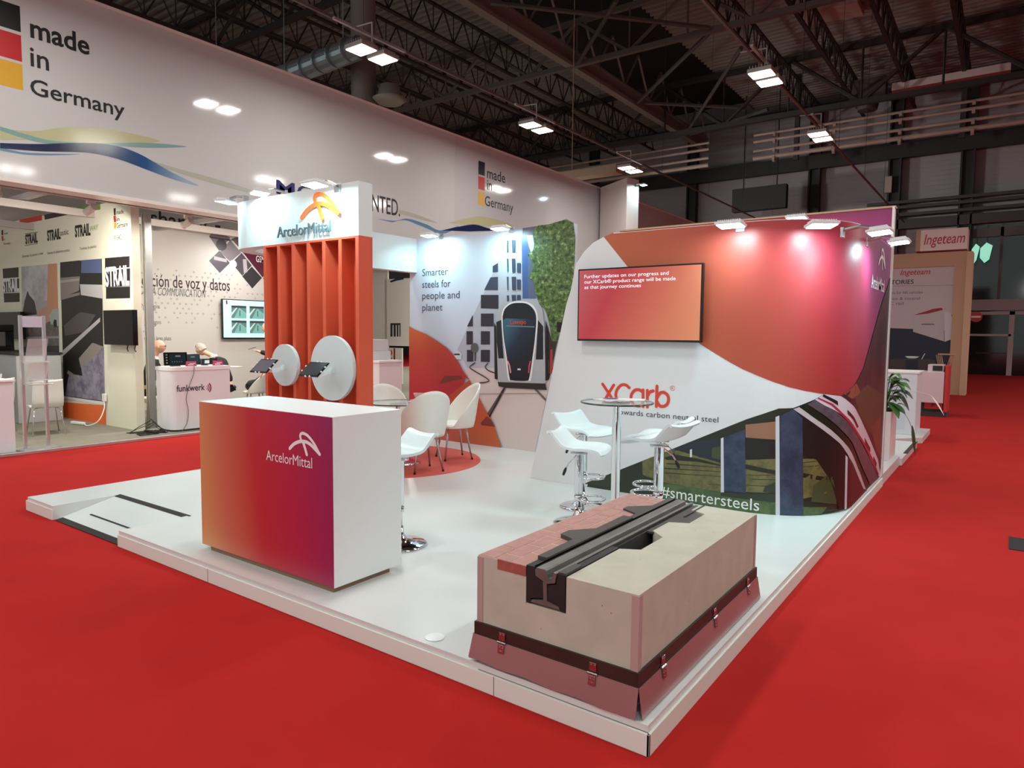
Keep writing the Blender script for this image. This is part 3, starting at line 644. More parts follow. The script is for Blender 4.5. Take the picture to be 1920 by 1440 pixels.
# upright profile poles and ceiling grid
for k, (x, y, l) in enumerate(((-11.72, 5.80, 'aluminium upright post between the two left booths'), (-11.0, 15.9, 'slim pale upright post seen through the doorway opening'))):
    bm = B(); box(bm, x-.05, x+.05, y-.05, y+.05, .02, 3.6)
    for s in (-1, 1): box(bm, x-.012+s*.04, x+.012+s*.04, y-.062, y-.05, .02, 3.6)
    simple('upright_post', bm, ALU, l, 'post')
t = thing('ceiling_grid', 'white truss grid with dark gaps under the long fascia', 'grid', (0, 0, 0))
bm = B()
for x in (-11.2, -12.9, -15.5): box(bm, x-.035, x+.035, 1, 16, 3.60, 3.72)
mk('beam', bm, mat('grid_white', (176, 168, 162), .5), t)
bm = B()
for y in (1.2, 4.6, 7.5, 10.7): box(bm, -11.16, -10.95, y, y+2.7, 3.64, 3.66)
mk('dark_gap', bm, mat('gap_brown', (70, 58, 50), .8), t)
bm = B()
for y in (4.4, 7.3, 10.5): box(bm, -17.95, -10.95, y, y+.1, 3.74, 3.82)
mk('cross_beam', bm, mat('grid_grey', (168, 160, 154), .5), t)
# track spots
SPOT = mat('spot_white', (232, 228, 222), .4); SLENS = mat('spot_lens', (255, 250, 240), .3, emit=6)
spots = [(-11.25, 3.55, 'leftmost'), (-11.25, 4.75, 'second from left'), (-11.25, 6.25, 'third, beside the post'), (-11.25, 7.4, 'fourth'), (-11.25, 8.6, 'fifth, before the curved sign')]
f0 = None
for i, (x, y, l) in enumerate(spots):
    lab = 'small white track spotlight under the long fascia, '+l
    if f0 is None:
        f0 = thing('track_spotlight', lab, 'spotlight', (x, y, 3.6), group='track spotlights under the fascia')
        bm = B(); box(bm, -.03, .03, -.06, .06, -.05, .02, bev=.005); bar(bm, (0, 0, -.05), (0, 0, -.1), .01); mk('mount', bm, SPOT, f0)
        bm = B(); bar(bm, (.06, .02, -.09), (-.12, -.02, -.17), .055, 16); c = mk('spot_head', bm, SPOT, f0, smooth=False)
        bm = B(); bar(bm, (-.12, -.02, -.17), (-.125, -.021, -.172), .045, 16); mk('lens', bm, SLENS, c)
    else: q = clone(f0); q.location = (x, y, 3.6); q['label'] = lab
    area('booth_light', (x-.2, y, 3.4), (x-1.9, y+.3, 0.0), .2, .2, 46, (1, .93, .84))
area('booth_light', (-13.6, 9, 3.55), (-14.3, 9, 1.0), .5, .5, 22, (1, .98, .94))
area('booth_light', (-11.5, 14.2, 3.5), (-15, 16, 1.5), .5, .5, 130, (1, .98, .94))  # added light without a fixture, brightens what shows through the opening

# ------------------------------------------------------------------ people
def skin_person(bm_pts, edges, radii, m, name, parent, root=0, sub=2, label=None):
    bm = bmesh.new(); L = bm.verts.layers.skin.verify()
    vs = [bm.verts.new(p) for p in bm_pts]
    for i, v in enumerate(vs):
        r = radii[i]; v[L].radius = r if isinstance(r, tuple) else (r, r); v[L].use_root = (i == root)
    for a, b in edges: bm.edges.new((vs[a], vs[b]))
    me = bpy.data.meshes.new(name); bm.to_mesh(me); bm.free()
    o = bpy.data.objects.new(name, me); COL.objects.link(o)
    md = o.modifiers.new('skin', 'SKIN'); md.use_smooth_shade = True
    o.modifiers.new('sub', 'SUBSURF').levels = sub; o.modifiers['sub'].render_levels = sub
    me.materials.append(m); dg = bpy.context.evaluated_depsgraph_get(); dg.update()
    me2 = bpy.data.meshes.new_from_object(o.evaluated_get(dg)); o.modifiers.clear(); o.data = me2; bpy.data.meshes.remove(me)
    for p in me2.polygons: p.use_smooth = True
    if parent: o.parent = parent
    if label: o['label'] = label
    return o
SKIN = mat('skin', (222, 172, 146), .5); SUIT = mat('black_suit', (22, 22, 26), .8); SHIRT = mat('shirt_white', (225, 225, 228), .6)
def person(label, loc, rz, seated=True, lean=.0, hair=None, headtilt=0, glasses=False, phone=False):
    t = thing('person', label, 'person', loc, rz)
    hp = .58 if seated else .95
    ch = Vector((0, .05+lean*.5, hp+.42)); nk = Vector((0, .06+lean*.75, hp+.60)); hd = nk+Vector((0, .05+headtilt*.12, .13-headtilt*.06))
    P = [(0, 0, hp+.08), (0, .02+lean*.25, hp+.24), tuple(ch), tuple(nk-Vector((0, .005, .02))), tuple(hd+Vector((0, .02+headtilt*.03, .03)))]
    R = [(.085, .07), (.09, .065), (.105, .07), .05, .050]
    E = [(0, 1), (1, 2), (2, 3), (3, 4)]
    arms = []
    for s in (-1, 1):
        n = len(P)
        sh = ch+Vector((s*.19, 0, .07))
        if phone and s == 1: el = sh+Vector((.05, .06, -.27)); ha = el+Vector((-.02, .27, .08))
        elif seated: el = sh+Vector((s*.06, .12, -.26)); ha = el+Vector((-s*.1, .25, -.02))
        else: el = sh+Vector((s*.06, .02, -.30)); ha = el+Vector((0, .1, -.26))
        P += [tuple(sh), tuple(el), tuple(ha), tuple(ha+(ha-el).normalized()*.08)]
        R += [.042, .036, .028, (.035, .02)]; E += [(2, n), (n, n+1), (n+1, n+2), (n+2, n+3)]; arms.append((sh, el, ha))
        d = (ha-el).normalized(); base = ha+d*.08
        for q in range(4):
            k = len(P); off = Vector(((q-1.5)*.018, 0, 0)); L = (.055, .065, .06, .048)[q]
            P += [tuple(base+off+d*.02), tuple(base+off+d*L+Vector((0, 0, -.012)))]; R += [.009, .008]; E += [(n+3, k), (k, k+1)]
        k = len(P); P += [tuple(ha+d*.05+Vector((-s*.045, 0, .01)))]; R += [.011]; E += [(n+2, k)]
    legs = []
    for s in (-1, 1):
        n = len(P); hj = Vector((s*.095, 0, hp-.04))
        if seated: kn = hj+Vector((s*.04, .42, .0)); an = kn+Vector((0, .02, -.40)); 
        else: kn = hj+Vector((s*.01, .02, -.43)); an = kn+Vector((0, -.02, -.42))
        an.z = .09; P += [tuple(hj), tuple(kn), tuple(an), tuple(an+Vector((0, .15, -.045)))]; R += [.06, .045, .036, (.04, .03)]
        E += [(0, n), (n, n+1), (n+1, n+2), (n+2, n+3)]; legs.append((hj, kn, an))
    body = skin_person(P, E, R, SKIN, 'body', t)
    hc = hd+Vector((0, .03+headtilt*.03, .055)); HR = Matrix.Translation(hc) @ Matrix.Rotation(-headtilt*.5, 4, 'X')
    q = bmesh.new(); bmesh.ops.create_uvsphere(q, u_segments=24, v_segments=18, radius=1)
    for v in q.verts:
        x, y, z = v.co; jaw = max(0, -z-.1)
        v.co = Vector((x*.076*(1-.38*jaw), y*.097*(1-.18*jaw)+jaw*.014, z*.118))
        if y > .55 and abs(x) < .28 and -.45 < z < .15: v.co.y += .020*(1-abs(x)/.28)*(.3+(.15-z)/.6)      # nose
        if y > .6 and abs(z-.22) < .16: v.co.y += .004                                                        # brow
        if y > .5 and .25 < abs(x) < .6 and abs(z-.02) < .14: v.co.y -= .006                                   # eye sockets
        if y > .55 and abs(x) < .4 and -.72 < z < -.5: v.co.y += .005                                          # mouth
    for s_ in (-1, 1):
        e = bmesh.new(); bmesh.ops.create_uvsphere(e, u_segments=10, v_segments=8, radius=.03); bmesh.ops.transform(e, matrix=Matrix.Translation((s_*.077, -.008, -.008)) @ Matrix.Diagonal((.35, .7, 1.05, 1)), verts=e.verts); add(q, e)
    bmesh.ops.transform(q, matrix=HR, verts=q.verts)
    bb = bmesh.new(); bb.from_mesh(body.data); add(bb, q); bb.to_mesh(body.data); bb.free()
    for p in body.data.polygons: p.use_smooth = True
    # clothing and small features are parts of their own
    JP = [(0, 0, hp+.05), (0, .02+lean*.25, hp+.24), tuple(ch+Vector((0, 0, .01))), tuple(nk-Vector((0, 0, .035)))]; JR = [(.15, .125), (.155, .125), (.185, .14), .078]; JE = [(0, 1), (1, 2), (2, 3)]
    for (sh, el, ha) in arms:
        n = len(JP); JP += [tuple(sh), tuple(el), tuple(el+(ha-el)*.92)]; JR += [.08, .062, .046]; JE += [(2, n), (n, n+1), (n+1, n+2)]
    skin_person(JP, JE, JR, SUIT, 'jacket', t)
    TP = [(0, 0, hp+.09)]; TR = [(.125, .11)]; TE = []
    for (hj, kn, an) in legs:
        n = len(TP); TP += [tuple(hj), tuple(kn), tuple(kn+(an-kn)*.93)]; TR += [.095, .074, .058]; TE += [(0, n), (n, n+1), (n+1, n+2)]
    skin_person(TP, TE, TR, SUIT, 'trousers', t)
    bm = B()
    for (hj, kn, an) in legs: box(bm, an.x-.045, an.x+.045, an.y-.06, an.y+.22, 0, .09, bev=.02)
    mk('shoes', bm, mat('shoe_black', (16, 15, 15), .35), t)
    bm = B(); c0 = nk+Vector((0, 0, -.03)); tube(bm, [c0, c0+Vector((0, .012, .045))], .066, 16, rs=[.074, .062]); mk('shirt_collar', bm, SHIRT, t)
    bm = B()
    for s_ in (-1, 1): obox(bm, HR @ Matrix.Translation((s_*.03, .086, .006)), .02, .006, .008)
    obox(bm, HR @ Matrix.Translation((0, .092, -.068)), .04, .006, .006); mk('eyes_and_mouth', bm, mat('feature_brown', (90, 58, 50), .6), t)
    if hair:
        bm = bmesh.new(); bmesh.ops.create_uvsphere(bm, u_segments=26, v_segments=20, radius=1)
        bmesh.ops.delete(bm, geom=[v for v in bm.verts if (v.co.y > .35 and v.co.z < .62) or v.co.z < -.42 or (v.co.y > -.1 and v.co.z < .05)], context='VERTS')
        for v in bm.verts: v.co = Vector((v.co.x*.084, v.co.y*.105-.002, v.co.z*.126+.004))+Vector((random.uniform(-1, 1), random.uniform(-1, 1), random.uniform(-1, 1)))*.0025
        bmesh.ops.transform(bm, matrix=HR, verts=bm.verts)
        mk('hair', bm, hair, t, smooth=True)
    if glasses:
        bm = B()
        for s_ in (-1, 1):
            tube(bm, [HR @ Vector((s_*.033+.024*math.cos(a), .104, .006+.018*math.sin(a))) for a in [2*PI*k/12 for k in range(12)]], .002, 5, closed=True); bar(bm, HR @ Vector((s_*.057, .104, .01)), HR @ Vector((s_*.08, -.01, .008)), .002, 5)
        bar(bm, HR @ Vector((-.01, .104, .01)), HR @ Vector((.01, .104, .01)), .002, 5); mk('glasses', bm, INK, t)
    if phone:
        sh, el, ha = arms[1]; d = (ha-el).normalized(); bm = B(); obox(bm, Matrix.Translation(ha+d*.13+Vector((0, 0, .025))) @ Matrix.Rotation(-.3, 4, 'X'), .075, .15, .009, bev=.003)
        o = mk('mobile_phone', bm, BLACKG, t)
    return t
person('bald person with glasses in black suit seated behind the funkwerk counter', (-12.52, 6.12, .02), math.radians(-35), lean=.1, glasses=True)
person('grey-haired person in dark suit bending forward behind the funkwerk counter', (-12.15, 7.50, .02), math.radians(126), lean=.30, hair=mat('hair_grey', (176, 170, 160), .8), headtilt=1.1)
person('person in black jacket holding a phone, mostly hidden behind the orange tower', (-11.9, 8.35, .02), math.radians(130), seated=False, hair=mat('hair_brown', (70, 50, 40), .8), phone=True)

# ------------------------------------------------------------------ left booths: furniture
LAM = mat('counter_white', (228, 226, 228), .35)
t = thing('info_counter', 'white counter with funkwerk lettering and rounded corner', 'counter', (-11.2, 6.25, .02))
bm = B(); poly = [(-.25, -.5), (.12, -.5)]+[(.12+.13*math.sin(a), -.37-.13*math.cos(a)) for a in [PI/2*k/6 for k in range(1, 7)]]+[(.25, .52), (-.25, .52)]
prism(bm, poly, .03, 1.0); mk('body', bm, LAM, t)
bm = B(); prism(bm, [(a*1.04, b*1.02) for a, b in poly], 1.0, 1.06); mk('top', bm, mat('counter_top', (240, 240, 240), .3), t)
bm = B(); prism(bm, [(a*.92, b*.95) for a, b in poly], 0, .03); mk('plinth', bm, DARK, t)
FCX = fr_x(-11.2+.25)
q = [(5.821,0.685),(6.307,0.682),(5.824,0.789)]
def loc_fr(fr, o):   # surface in world coordinates -> usable by a part of thing o (o at o.location, unrotated)
    L = Vector(o.location); return lambda a, b, off=0: fr(a, b, off)-L
text('lettering', 'funkwerk', loc_fr(FCX, t), q[0][0], q[0][1]-.005, .105, q[1][0]-q[0][0], INK, t, bold=.012)
pl = mat('plum_print', (150, 30, 70), .5); wv = []
yc, zc = q[1][0]+.0, q[0][1]+.03
for k, r in enumerate((.05, .085, .12)):
    th = .010+k*.007; A = [(-.75+1.5*i/8) for i in range(9)]
    wv.append(([(yc+r*math.cos(a), zc+r*math.sin(a)) for a in A]+[(yc+(r-th)*math.cos(a), zc+(r-th)*math.sin(a)) for a in A[::-1]], pl))
decal('printed_waves', loc_fr(FCX, t), wv, t)
def monitor(label, name, loc, rz, w, h, tilt=.15, m=BLACKG, cat='monitor'):
    t = thing(name, label, cat, loc, rz)
    M = Matrix.Translation((0, 0, h/2+.015)) @ Matrix.Rotation(-tilt, 4, 'X')
    bm = B(); obox(bm, M, w, .03, h, bev=.006); mk('housing', bm, m, t)
    bm = B(); obox(bm, M @ Matrix.Translation((w*.08, -.016, 0)), w*.68, .002, h*.8); mk('screen', bm, mat('screen_dark', (20, 34, 40), .15), t)
    bm = B(); 
    for k in range(4): obox(bm, M @ Matrix.Translation((-w*.38, -.016, h*(.3-.2*k))), w*.07, .004, h*.09)
    for k in range(5): obox(bm, M @ Matrix.Translation((w*(-.15+.1*k), -.018, -h*.22)), w*.03, .002, h*.05)
    obox(bm, M @ Matrix.Translation((w*.1, -.018, h*.2)), w*.22, .002, h*.1)
    mk('keys', bm, mat('key_grey', (120, 124, 128), .5), t)
    bm = B(); box(bm, -w*.2, w*.2, -.04, .08, 0, .012); mk('foot', bm, DARK, t)
    return t
TZ = 1.08
monitor('black control terminal at left end of the funkwerk counter', 'control_terminal', (-11.2, 5.95, TZ), math.radians(75), .36, .22)
monitor('plain black monitor in the middle of the funkwerk counter', 'control_terminal', (-11.25, 6.24, TZ), math.radians(80), .30, .19)
t = monitor('small black handset unit with pale display on the funkwerk counter', 'handset_unit', (-11.2, 6.47, TZ), math.radians(85), .20, .10)
bm = B(); obox(bm, Matrix.Translation((.02, -.025, .065)), .08, .002, .055); mk('display', bm, mat('lcd_pale', (180, 200, 190), .3, emit=.4), t)
for k, (y, l) in enumerate(((6.15, 'between the two large terminals'), (6.63, 'at right end of the counter'))):
    t = thing('tent_card', 'dark pink folded card '+l, 'card', (-11.08, y, TZ), math.radians(80), 'pink tent cards on the funkwerk counter')
    bm = B(); prism(bm, [(-.035, 0), (0, .085), (.035, 0)], -.08, .08, axis='x'); mk('card', bm, mat('card_plum', (150, 40, 80), .5), t)
    bm = B(); box(bm, -.06, .03, -.031, -.029, .02, .03); box(bm, -.03, .06, -.025, -.022, .045, .052); mk('printed_lines', bm, PW, t)
bm = B(); tube(bm, smooth_path([(-10.93, 6.12, 1.09), (-10.925, 6.10, .95), (-10.93, 6.02, .75), (-10.93, 5.97, .55), (-10.93, 6.0, .35), (-10.93, 5.97, .15), (-10.92, 5.88, .03)], 6), .005, 6)
simple('power_cable', bm, mat('cable_grey', (90, 88, 90), .5), 'thin dark cable hanging down the front of the funkwerk counter', 'cable')
bm = B(); rg = random.Random(5)
for k in range(7):
    p = [(-11.15+rg.uniform(-.25, .2), 5.45+rg.uniform(-.25, .25), .03) for _ in range(7)]; p[0] = (-11.42+.03*k, 5.62, .22-.02*k); tube(bm, smooth_path(p, 6), .006, 5)
for k in range(3): box(bm, -11.3+k*.12, -11.2+k*.12, 5.45, 5.52, .02, .06)
simple('cable_tangle', bm, BLACK, 'tangle of black cables and plugs on the floor beside the post', 'cables')
# screens
def screen(name, label, x, q, frame, parts, thick=.06, facing='x'):
    t = thing(name, label, 'screen', (0, 0, 0)); a0, a1 = q[0][0], q[2][0]; b0, b1 = q[2][1], q[0][1]
    bm = B()
    if facing == 'x': box(bm, x-thick, x, a0, a1, b0, b1, bev=.006); fr = fr_x(x)
    else: box(bm, a0, a1, x, x+thick, b0, b1, bev=.006); fr = fr_y(x)
    mk('housing', bm, frame, t); return t, fr, (a0, a1, b0, b1)
t, fr, (a0, a1, b0, b1) = screen('television', 'wall screen showing four platform photos on pale blue', -14.38, [(8.74, 2.40), (0, 0), (10.3, 1.50)], BLACKG, [])
sb = mat('screen_blue', (176, 226, 238), .3, emit=.75)
decal('screen', fr, [(rect(a0+.02, a1-.02, b0+.03, b1-.02), sb)], t)
ph = [mat('cctv_%d' % k, c, .4, emit=.35) for k, c in enumerate(((84, 120, 118), (110, 168, 160), (52, 60, 66), (190, 205, 200)))]
sh = []
for i in range(3):
    for j in range(2):
        x0 = a0+.22+i*.46; z0 = b1-.62+j*-.0-(.0 if j == 0 else 0); z0 = b0+.13+j*.34
        sh += [(rect(x0, x0+.38, z0, z0+.29), ph[0]), ([(x0+.06, z0), (x0+.38, z0), (x0+.38, z0+.12), (x0+.2, z0+.24)], ph[1]), (rect(x0, x0+.38, z0+.24, z0+.29), ph[2]), ([(x0, z0+.05), (x0+.15, z0+.24), (x0+.12, z0+.24), (x0, z0+.12)], ph[3]), (rect(x0+.2, x0+.22, z0+.05, z0+.18), ph[2])]
decal('screen_pictures', fr, sh, t, off0=.004, step=.0004)
decal('screen_mark', fr, [(rect(a0+.09, a0+.13, b1-.12, b1-.03), mat('mark_plum', (110, 40, 60), .5, emit=.3))], t, off0=.004)
bm = B(); box(bm, -14.5, -14.44, 8.9, 10.1, 1.7, 2.2); mk('bracket', bm, DARK, t)
t, fr, (a0, a1, b0, b1) = screen('television', 'black switched-off screen under the right black STRAIL sign', 5.36, [(-12.384,2.001),(-16.289,8.075),(-11.37,1.428)], BLACKG, [], .08, 'y')
bm = B()
for k in (0, 1): tube(bm, [(a0+.75+k*.25, 5.4, b0), (a0+.74+k*.25, 5.39, b0-.06), (a0+.78+k*.25, 5.39, b0-.1)], .01, 6)
mk('cable_ends', bm, BLACK, t)
bm = B(); box(bm, a0+.3, a1-.3, 5.44, 5.49, b0+.2, b1-.2); mk('bracket', bm, DARK, t)
t, fr, (a0, a1, b0, b1) = screen('television', 'black screen under the left black STRAIL sign at the photo edge', 5.36, [(-17.624,2.02),(-16.289,8.075),(-15.945,1.474)], BLACKG, [], .08, 'y')
bm = B(); box(bm, a0+.3, a1-.3, 5.44, 5.49, b0+.2, b1-.2); mk('bracket', bm, DARK, t)
# front counter, side cabinet and machine at the left edge
t = thing('welcome_counter', 'plain white counter at the left edge of the photo', 'counter', (-11.25, 3.0, .02))
bm = B(); box(bm, -.5, .5, -.6, .5, 0, .95, bev=.01); mk('body', bm, LAM, t)
bm = B(); box(bm, -.52, .52, -.62, .52, .95, .98, bev=.006); mk('top', bm, mat('counter_top', (240, 240, 240), .3), t)
t = thing('side_cabinet', 'grey-white cabinet under the left black screen', 'cabinet', (-14.9, 4.95, .02))
bm = B(); box(bm, -1.5, .95, -.35, .35, 0, 1.2, bev=.01); mk('body', bm, mat('cab_grey', (186, 186, 184), .5), t)
bm = B(); box(bm, -1.52, .97, -.37, .37, 1.2, 1.24); mk('top', bm, DARK, t)
t = thing('coffee_machine', 'black and silver coffee machine on the grey cabinet at left edge', 'machine', (-15.7, 4.9, 1.26))
bm = B(); box(bm, -.18, .18, -.2, .2, 0, .08, bev=.01); box(bm, -.18, .18, .05, .2, .08, .42, bev=.01); box(bm, -.2, .2, -.2, .2, .36, .5, bev=.02); mk('body', bm, BLACKG, t)
bm = B(); bar(bm, (0, -.1, .36), (0, -.1, .26), .03, 12); box(bm, -.12, .12, -.22, -.05, .08, .1); mk('spout', bm, STEEL, t)
# brochure stand
t = thing('brochure_stand', 'slim aluminium brochure stand with clear acrylic shelves beside white chairs', 'stand', (-10.85, 3.78, .02), math.radians(100))
bm = B()
for s in (-1, 1): bar(bm, (s*.15, 0, .02), (s*.15, 0, 1.84), .018, square=True)
mk('post', bm, ALU, t)
bm = B(); box(bm, -.24, .24, -.16, .16, 0, .02, bev=.005); mk('base', bm, ALU, t)
bm = B(); box(bm, -.13, .13, -.012, .012, 1.68, 1.83); mk('header_card', bm, mat('card_lilac', (205, 205, 222), .4), t)
AC = glass('acrylic_clear', (235, 240, 240), .05, .28)
for k, z in enumerate((1.25, .95)):
    bm = B(); obox(bm, Matrix.Translation((0, -.08, z+.12)) @ Matrix.Rotation(.3, 4, 'X'), .26, .006, .32); box(bm, -.15, .15, -.2, -.02, z-.05, z-.04); mk('acrylic_shelf', bm, AC, t)
bm = B()
for z in (1.0, 1.06): bar(bm, (-.16, -.16, z-.1), (.16, -.16, z-.1), .006, 6)
mk('rail', bm, ALU, t)
# light photo tripod frame seen through the stand
bm = B()
for a, b in (((-12.9, 5.3, 1.9), (-12.9, 5.3, .9)), ((-13.6, 5.3, 1.5), (-12.2, 5.3, 1.5)), ((-13.6, 5.3, 1.2), (-12.9, 5.3, 1.8)), ((-12.9, 5.3, 1.8), (-12.2, 5.3, 1.4))): bar(bm, a, b, .02, 6)
# meeting chairs
def shell_chair(label, loc, rz, group):
    t = thing('shell_chair', label, 'chair', loc, rz, group)
    bm = B(); prof = [(.24, .44), (.1, .45), (-.12, .435), (-.2, .47), (-.235, .56), (-.26, .72), (-.29, .88)]
    P2 = smooth_path(prof, 4); W = [.21]*len(P2); rows = []
    for i, (y, z) in enumerate(P2): rows.append([bm.verts.new((x*W[i]*(1-.12*max(0, (z-.6)*2)), y+.02*(1-x*x) * (-1 if z > .5 else 0), z-.012*(1-x*x))) for x in (-1, -.6, -.2, .2, .6, 1)])
    for A, Bq in zip(rows, rows[1:]):
        for k in range(5): bm.faces.new((A[k], A[k+1], Bq[k+1], Bq[k]))
    seat_rows = bm
    o = mk('seat_shell', bm, PLASTIC, t, smooth=True); md = o.modifiers.new('s', 'SOLIDIFY'); md.thickness = .012
    for sx in (-1, 1):
        for sy, yy in ((1, .17), (-1, -.15)):
            bm = B(); tube(bm, [(sx*.12, yy*.7, .43), (sx*.17, yy, .41), (sx*.22, yy+sy*.09, .0)], .010, 8); mk('leg', bm, CHROME, t, smooth=True)
    bm = B(); bar(bm, (-.12, .12, .43), (.12, .12, .43), .009, 6); bar(bm, (-.12, -.1, .43), (.12, -.1, .43), .009, 6); mk('crossbar', bm, CHROME, t)
    return t
g = 'white shell chairs in the STRAIL booth'
shell_chair('white shell chair with chrome legs, nearest to the orange base strip', (-12.3, 4.42, .02), math.radians(80), g)
shell_chair('white shell chair partly behind the brochure stand', (-13.15, 3.98, .02), math.radians(100), g)
shell_chair('white shell chair farthest left beyond the meeting table', (-14.2, 4.1, .02), math.radians(190), g)
t = thing('meeting_table', 'white round table with chrome foot behind the brochure stand', 'table', (-13.2, 3.5, .02))
bm = B(); lathe(bm, [(0, .71), (.4, .71), (.41, .725), (.4, .74), (0, .74)], 40); mk('tabletop', bm, WHITE2, t)
bm = B(); lathe(bm, [(.03, .02), (.03, .71)], 16); mk('column', bm, CHROME, t, smooth=True)
bm = B(); lathe(bm, [(0, 0), (.25, 0), (.25, .012), (.04, .03), (0, .03)], 32); mk('foot', bm, CHROME, t, smooth=True)
t = thing('socket_strip', 'white multi-socket with its lead in front of the orange base strip', 'socket', (-13.1, 5.2, .02))
bm = B(); obox(bm, Matrix.Translation((0, 0, .03)) @ Matrix.Rotation(.15, 4, 'Z'), .35, .06, .045, bev=.008); mk('strip', bm, WHITE2, t)
bm = B(); tube(bm, smooth_path([(.17, .02, .03), (.4, .0, .015), (.55, .1, .1), (.5, .22, .3), (.45, .24, .45)], 8), .01, 8); mk('lead', bm, WHITE2, t, smooth=True)
bm = B(); box(bm, .4, .5, .23, .27, .42, .55, bev=.006); mk('wall_socket', bm, WHITE2, t)
# white armchair with a dark coat right of the counter
def tub_chair(label, loc, rz, group=None, name='tub_chair', legm=None, H=.86, hs=.44):
    t = thing(name, label, 'chair', loc, rz, group)
    bm = B(); n = 40; rows = 12; R = []
    for j in range(rows+1):
        v = j/rows; row = []
        for i in range(n+1):
            a = -2.25+4.5*i/n                     # 0 = back (-y)
            top = hs-.03+(H-hs+.03)*(math.cos(min(abs(a), 1.95)*.80)**1.05)
            z = hs-.05+(top-hs+.05)*v
            rad = .235+.085*((z-hs+.05)/(H-hs+.05))**.8
            if abs(a) > 1.9: rad -= .0
            row.append(bm.verts.new((rad*math.sin(a)*1.02, -rad*math.cos(a)*(1.0), z)))
        R.append(row)
    for A, Bq in zip(R, R[1:]):
        for k in range(n): bm.faces.new((A[k], A[k+1], Bq[k+1], Bq[k]))
    o = mk('tub_shell', bm, PLASTIC, t, smooth=True); md = o.modifiers.new('s', 'SOLIDIFY'); md.thickness = .014; md.offset = 0
    bm = B(); lathe(bm, [(0, hs-.01), (.2, hs), (.235, hs-.02), (.235, hs-.05), (.18, hs-.06), (0, hs-.06)], 36); mk('seat', bm, PLASTIC, t, smooth=True)
    for a in (45, 135, 225, 315):
        a = math.radians(a); bm = B()
        tube(bm, [(.16*math.cos(a), .16*math.sin(a), hs-.05), (.19*math.cos(a), .19*math.sin(a), .25), (.245*math.cos(a), .245*math.sin(a), .012)], .013, 10, rs=[.014, .013, .010]); l = mk('leg', bm, legm or STEEL, t, smooth=True)
        bm = B(); lathe(bm, [(0, 0), (.013, 0), (.013, .02), (0, .02)], 10, (.246*math.cos(a), .246*math.sin(a), 0)); mk('foot_cap', bm, BLACK, l)
    return t
t = tub_chair('white armchair with a black coat, right of the funkwerk counter', (-12.6, 8.35, .02), math.radians(130), None, 'tub_chair')
o = thing('coat', 'black coat lying over the white armchair by the funkwerk counter', 'coat', (-12.62, 8.36, .46), math.radians(130))
bm = B(); bmesh.ops.create_uvsphere(bm, u_segments=20, v_segments=12, radius=.2)
for v in bm.verts: v.co = Vector((v.co.x*1.0+.02*math.sin(v.co.y*40), v.co.y*.95, v.co.z*.45+.1+.03*math.sin(v.co.x*30)+max(0, -v.co.y)*.9))
mk('cloth', bm, BLACK, o, smooth=True)
t = thing('side_table', 'small white cube table beside the funkwerk counter', 'table', (-11.75, 7.18, .02))
bm = B(); box(bm, -.22, .22, -.22, .22, .96, 1.0); mk('tabletop', bm, WHITE2, t)
bm = B(); bar(bm, (0, 0, .02), (0, 0, .96), .03, 12); box(bm, -.2, .2, -.2, .2, 0, .02); mk('leg', bm, STEEL, t)
t = thing('tub_stool', 'chrome legged dark seat behind the left end of the funkwerk counter', 'chair', (-12.0, 5.95, .02))
bm = B(); box(bm, -.22, .22, -.22, .22, .42, .5, bev=.02); mk('seat', bm, OFFW, t)
for sx in (-1, 1):
    for sy in (-1, 1): bm = B(); bar(bm, (sx*.2, sy*.2, 0), (sx*.18, sy*.18, .42), .011, 8); mk('leg', bm, CHROME, t)
# things seen through the doorway opening under the white ribbon
t = thing('equipment_case', 'pale equipment case with sockets on white counter behind the ribbon opening', 'machine', (-10.2, 9.35, 1.14))
bm = B(); box(bm, -.3, .3, -.25, .25, 0, .17, bev=.01); box(bm, -.28, .26, -.22, .22, .17, .4, bev=.01); mk('case', bm, mat('case_grey', (196, 194, 196), .5), t)
bm = B(); box(bm, -.25, -.02, -.262, -.25, .18, .38); box(bm, .2, .26, -.262, -.25, .05, .11); box(bm, -.12, -.08, -.262, -.25, .03, .12); box(bm, .02, .05, -.262, -.25, .03, .1); mk('sockets', bm, INK, t)
t = thing('white_desk', 'plain white counter seen through the opening behind the orange tower', 'counter', (-10.2, 9.35, 0))
bm = B(); box(bm, -.55, .55, -.3, .3, 0, 1.10, bev=.008); mk('body', bm, LAM, t); bm = B(); box(bm, -.57, .57, -.32, .32, 1.10, 1.14); mk('top', bm, WHITE2, t)
t = thing('picture_wall', 'pale wall with barcode-like black picture seen through the opening', 'panel', (0, 0, 0))
q = [(-16.592,3.224),(-15.79,3.197),(-15.794,1.245),(-16.602,1.23)]
bm = B(); box(bm, q[0][0]-.1, q[1][0]+.35, 16, 16.1, q[2][1], q[0][1]+.2); box(bm, q[0][0]-4, q[0][0]-.1, 16.05, 16.1, .02, 5); mk('panel', bm, mat('rear_cream', (222, 216, 204), .6), t)
RP = fr_y(16)
p = [(-16.524,1.985),(-16.425,1.985),(-16.375,1.985),(-16.277,1.985),(-16.228,1.985),(-16.155,1.985),(-16.106,1.985),(-16.057,1.984),(-16.526,1.547)]
decal('barcode_picture', RP, [(rect(p[i][0], p[i+1][0], p[8][1], p[0][1]), INK) for i in (0, 2, 4, 6)]+[(rect(p[0][0], p[7][0], p[0][1]-.06, p[0][1]), INK)], t)
p = [(-16.542,3.361),(-16.198,3.451),(-15.908,3.457),(-15.909,3.388),(-16.198,3.365),(-16.493,3.307)]
decal('navy_swoosh', RP, [(p, mat('navy_flat', (26, 36, 78), .2))], t)
q = [(-16.474,1.181),(-15.696,1.196),(-15.697,0.543),(-16.477,0.515)]
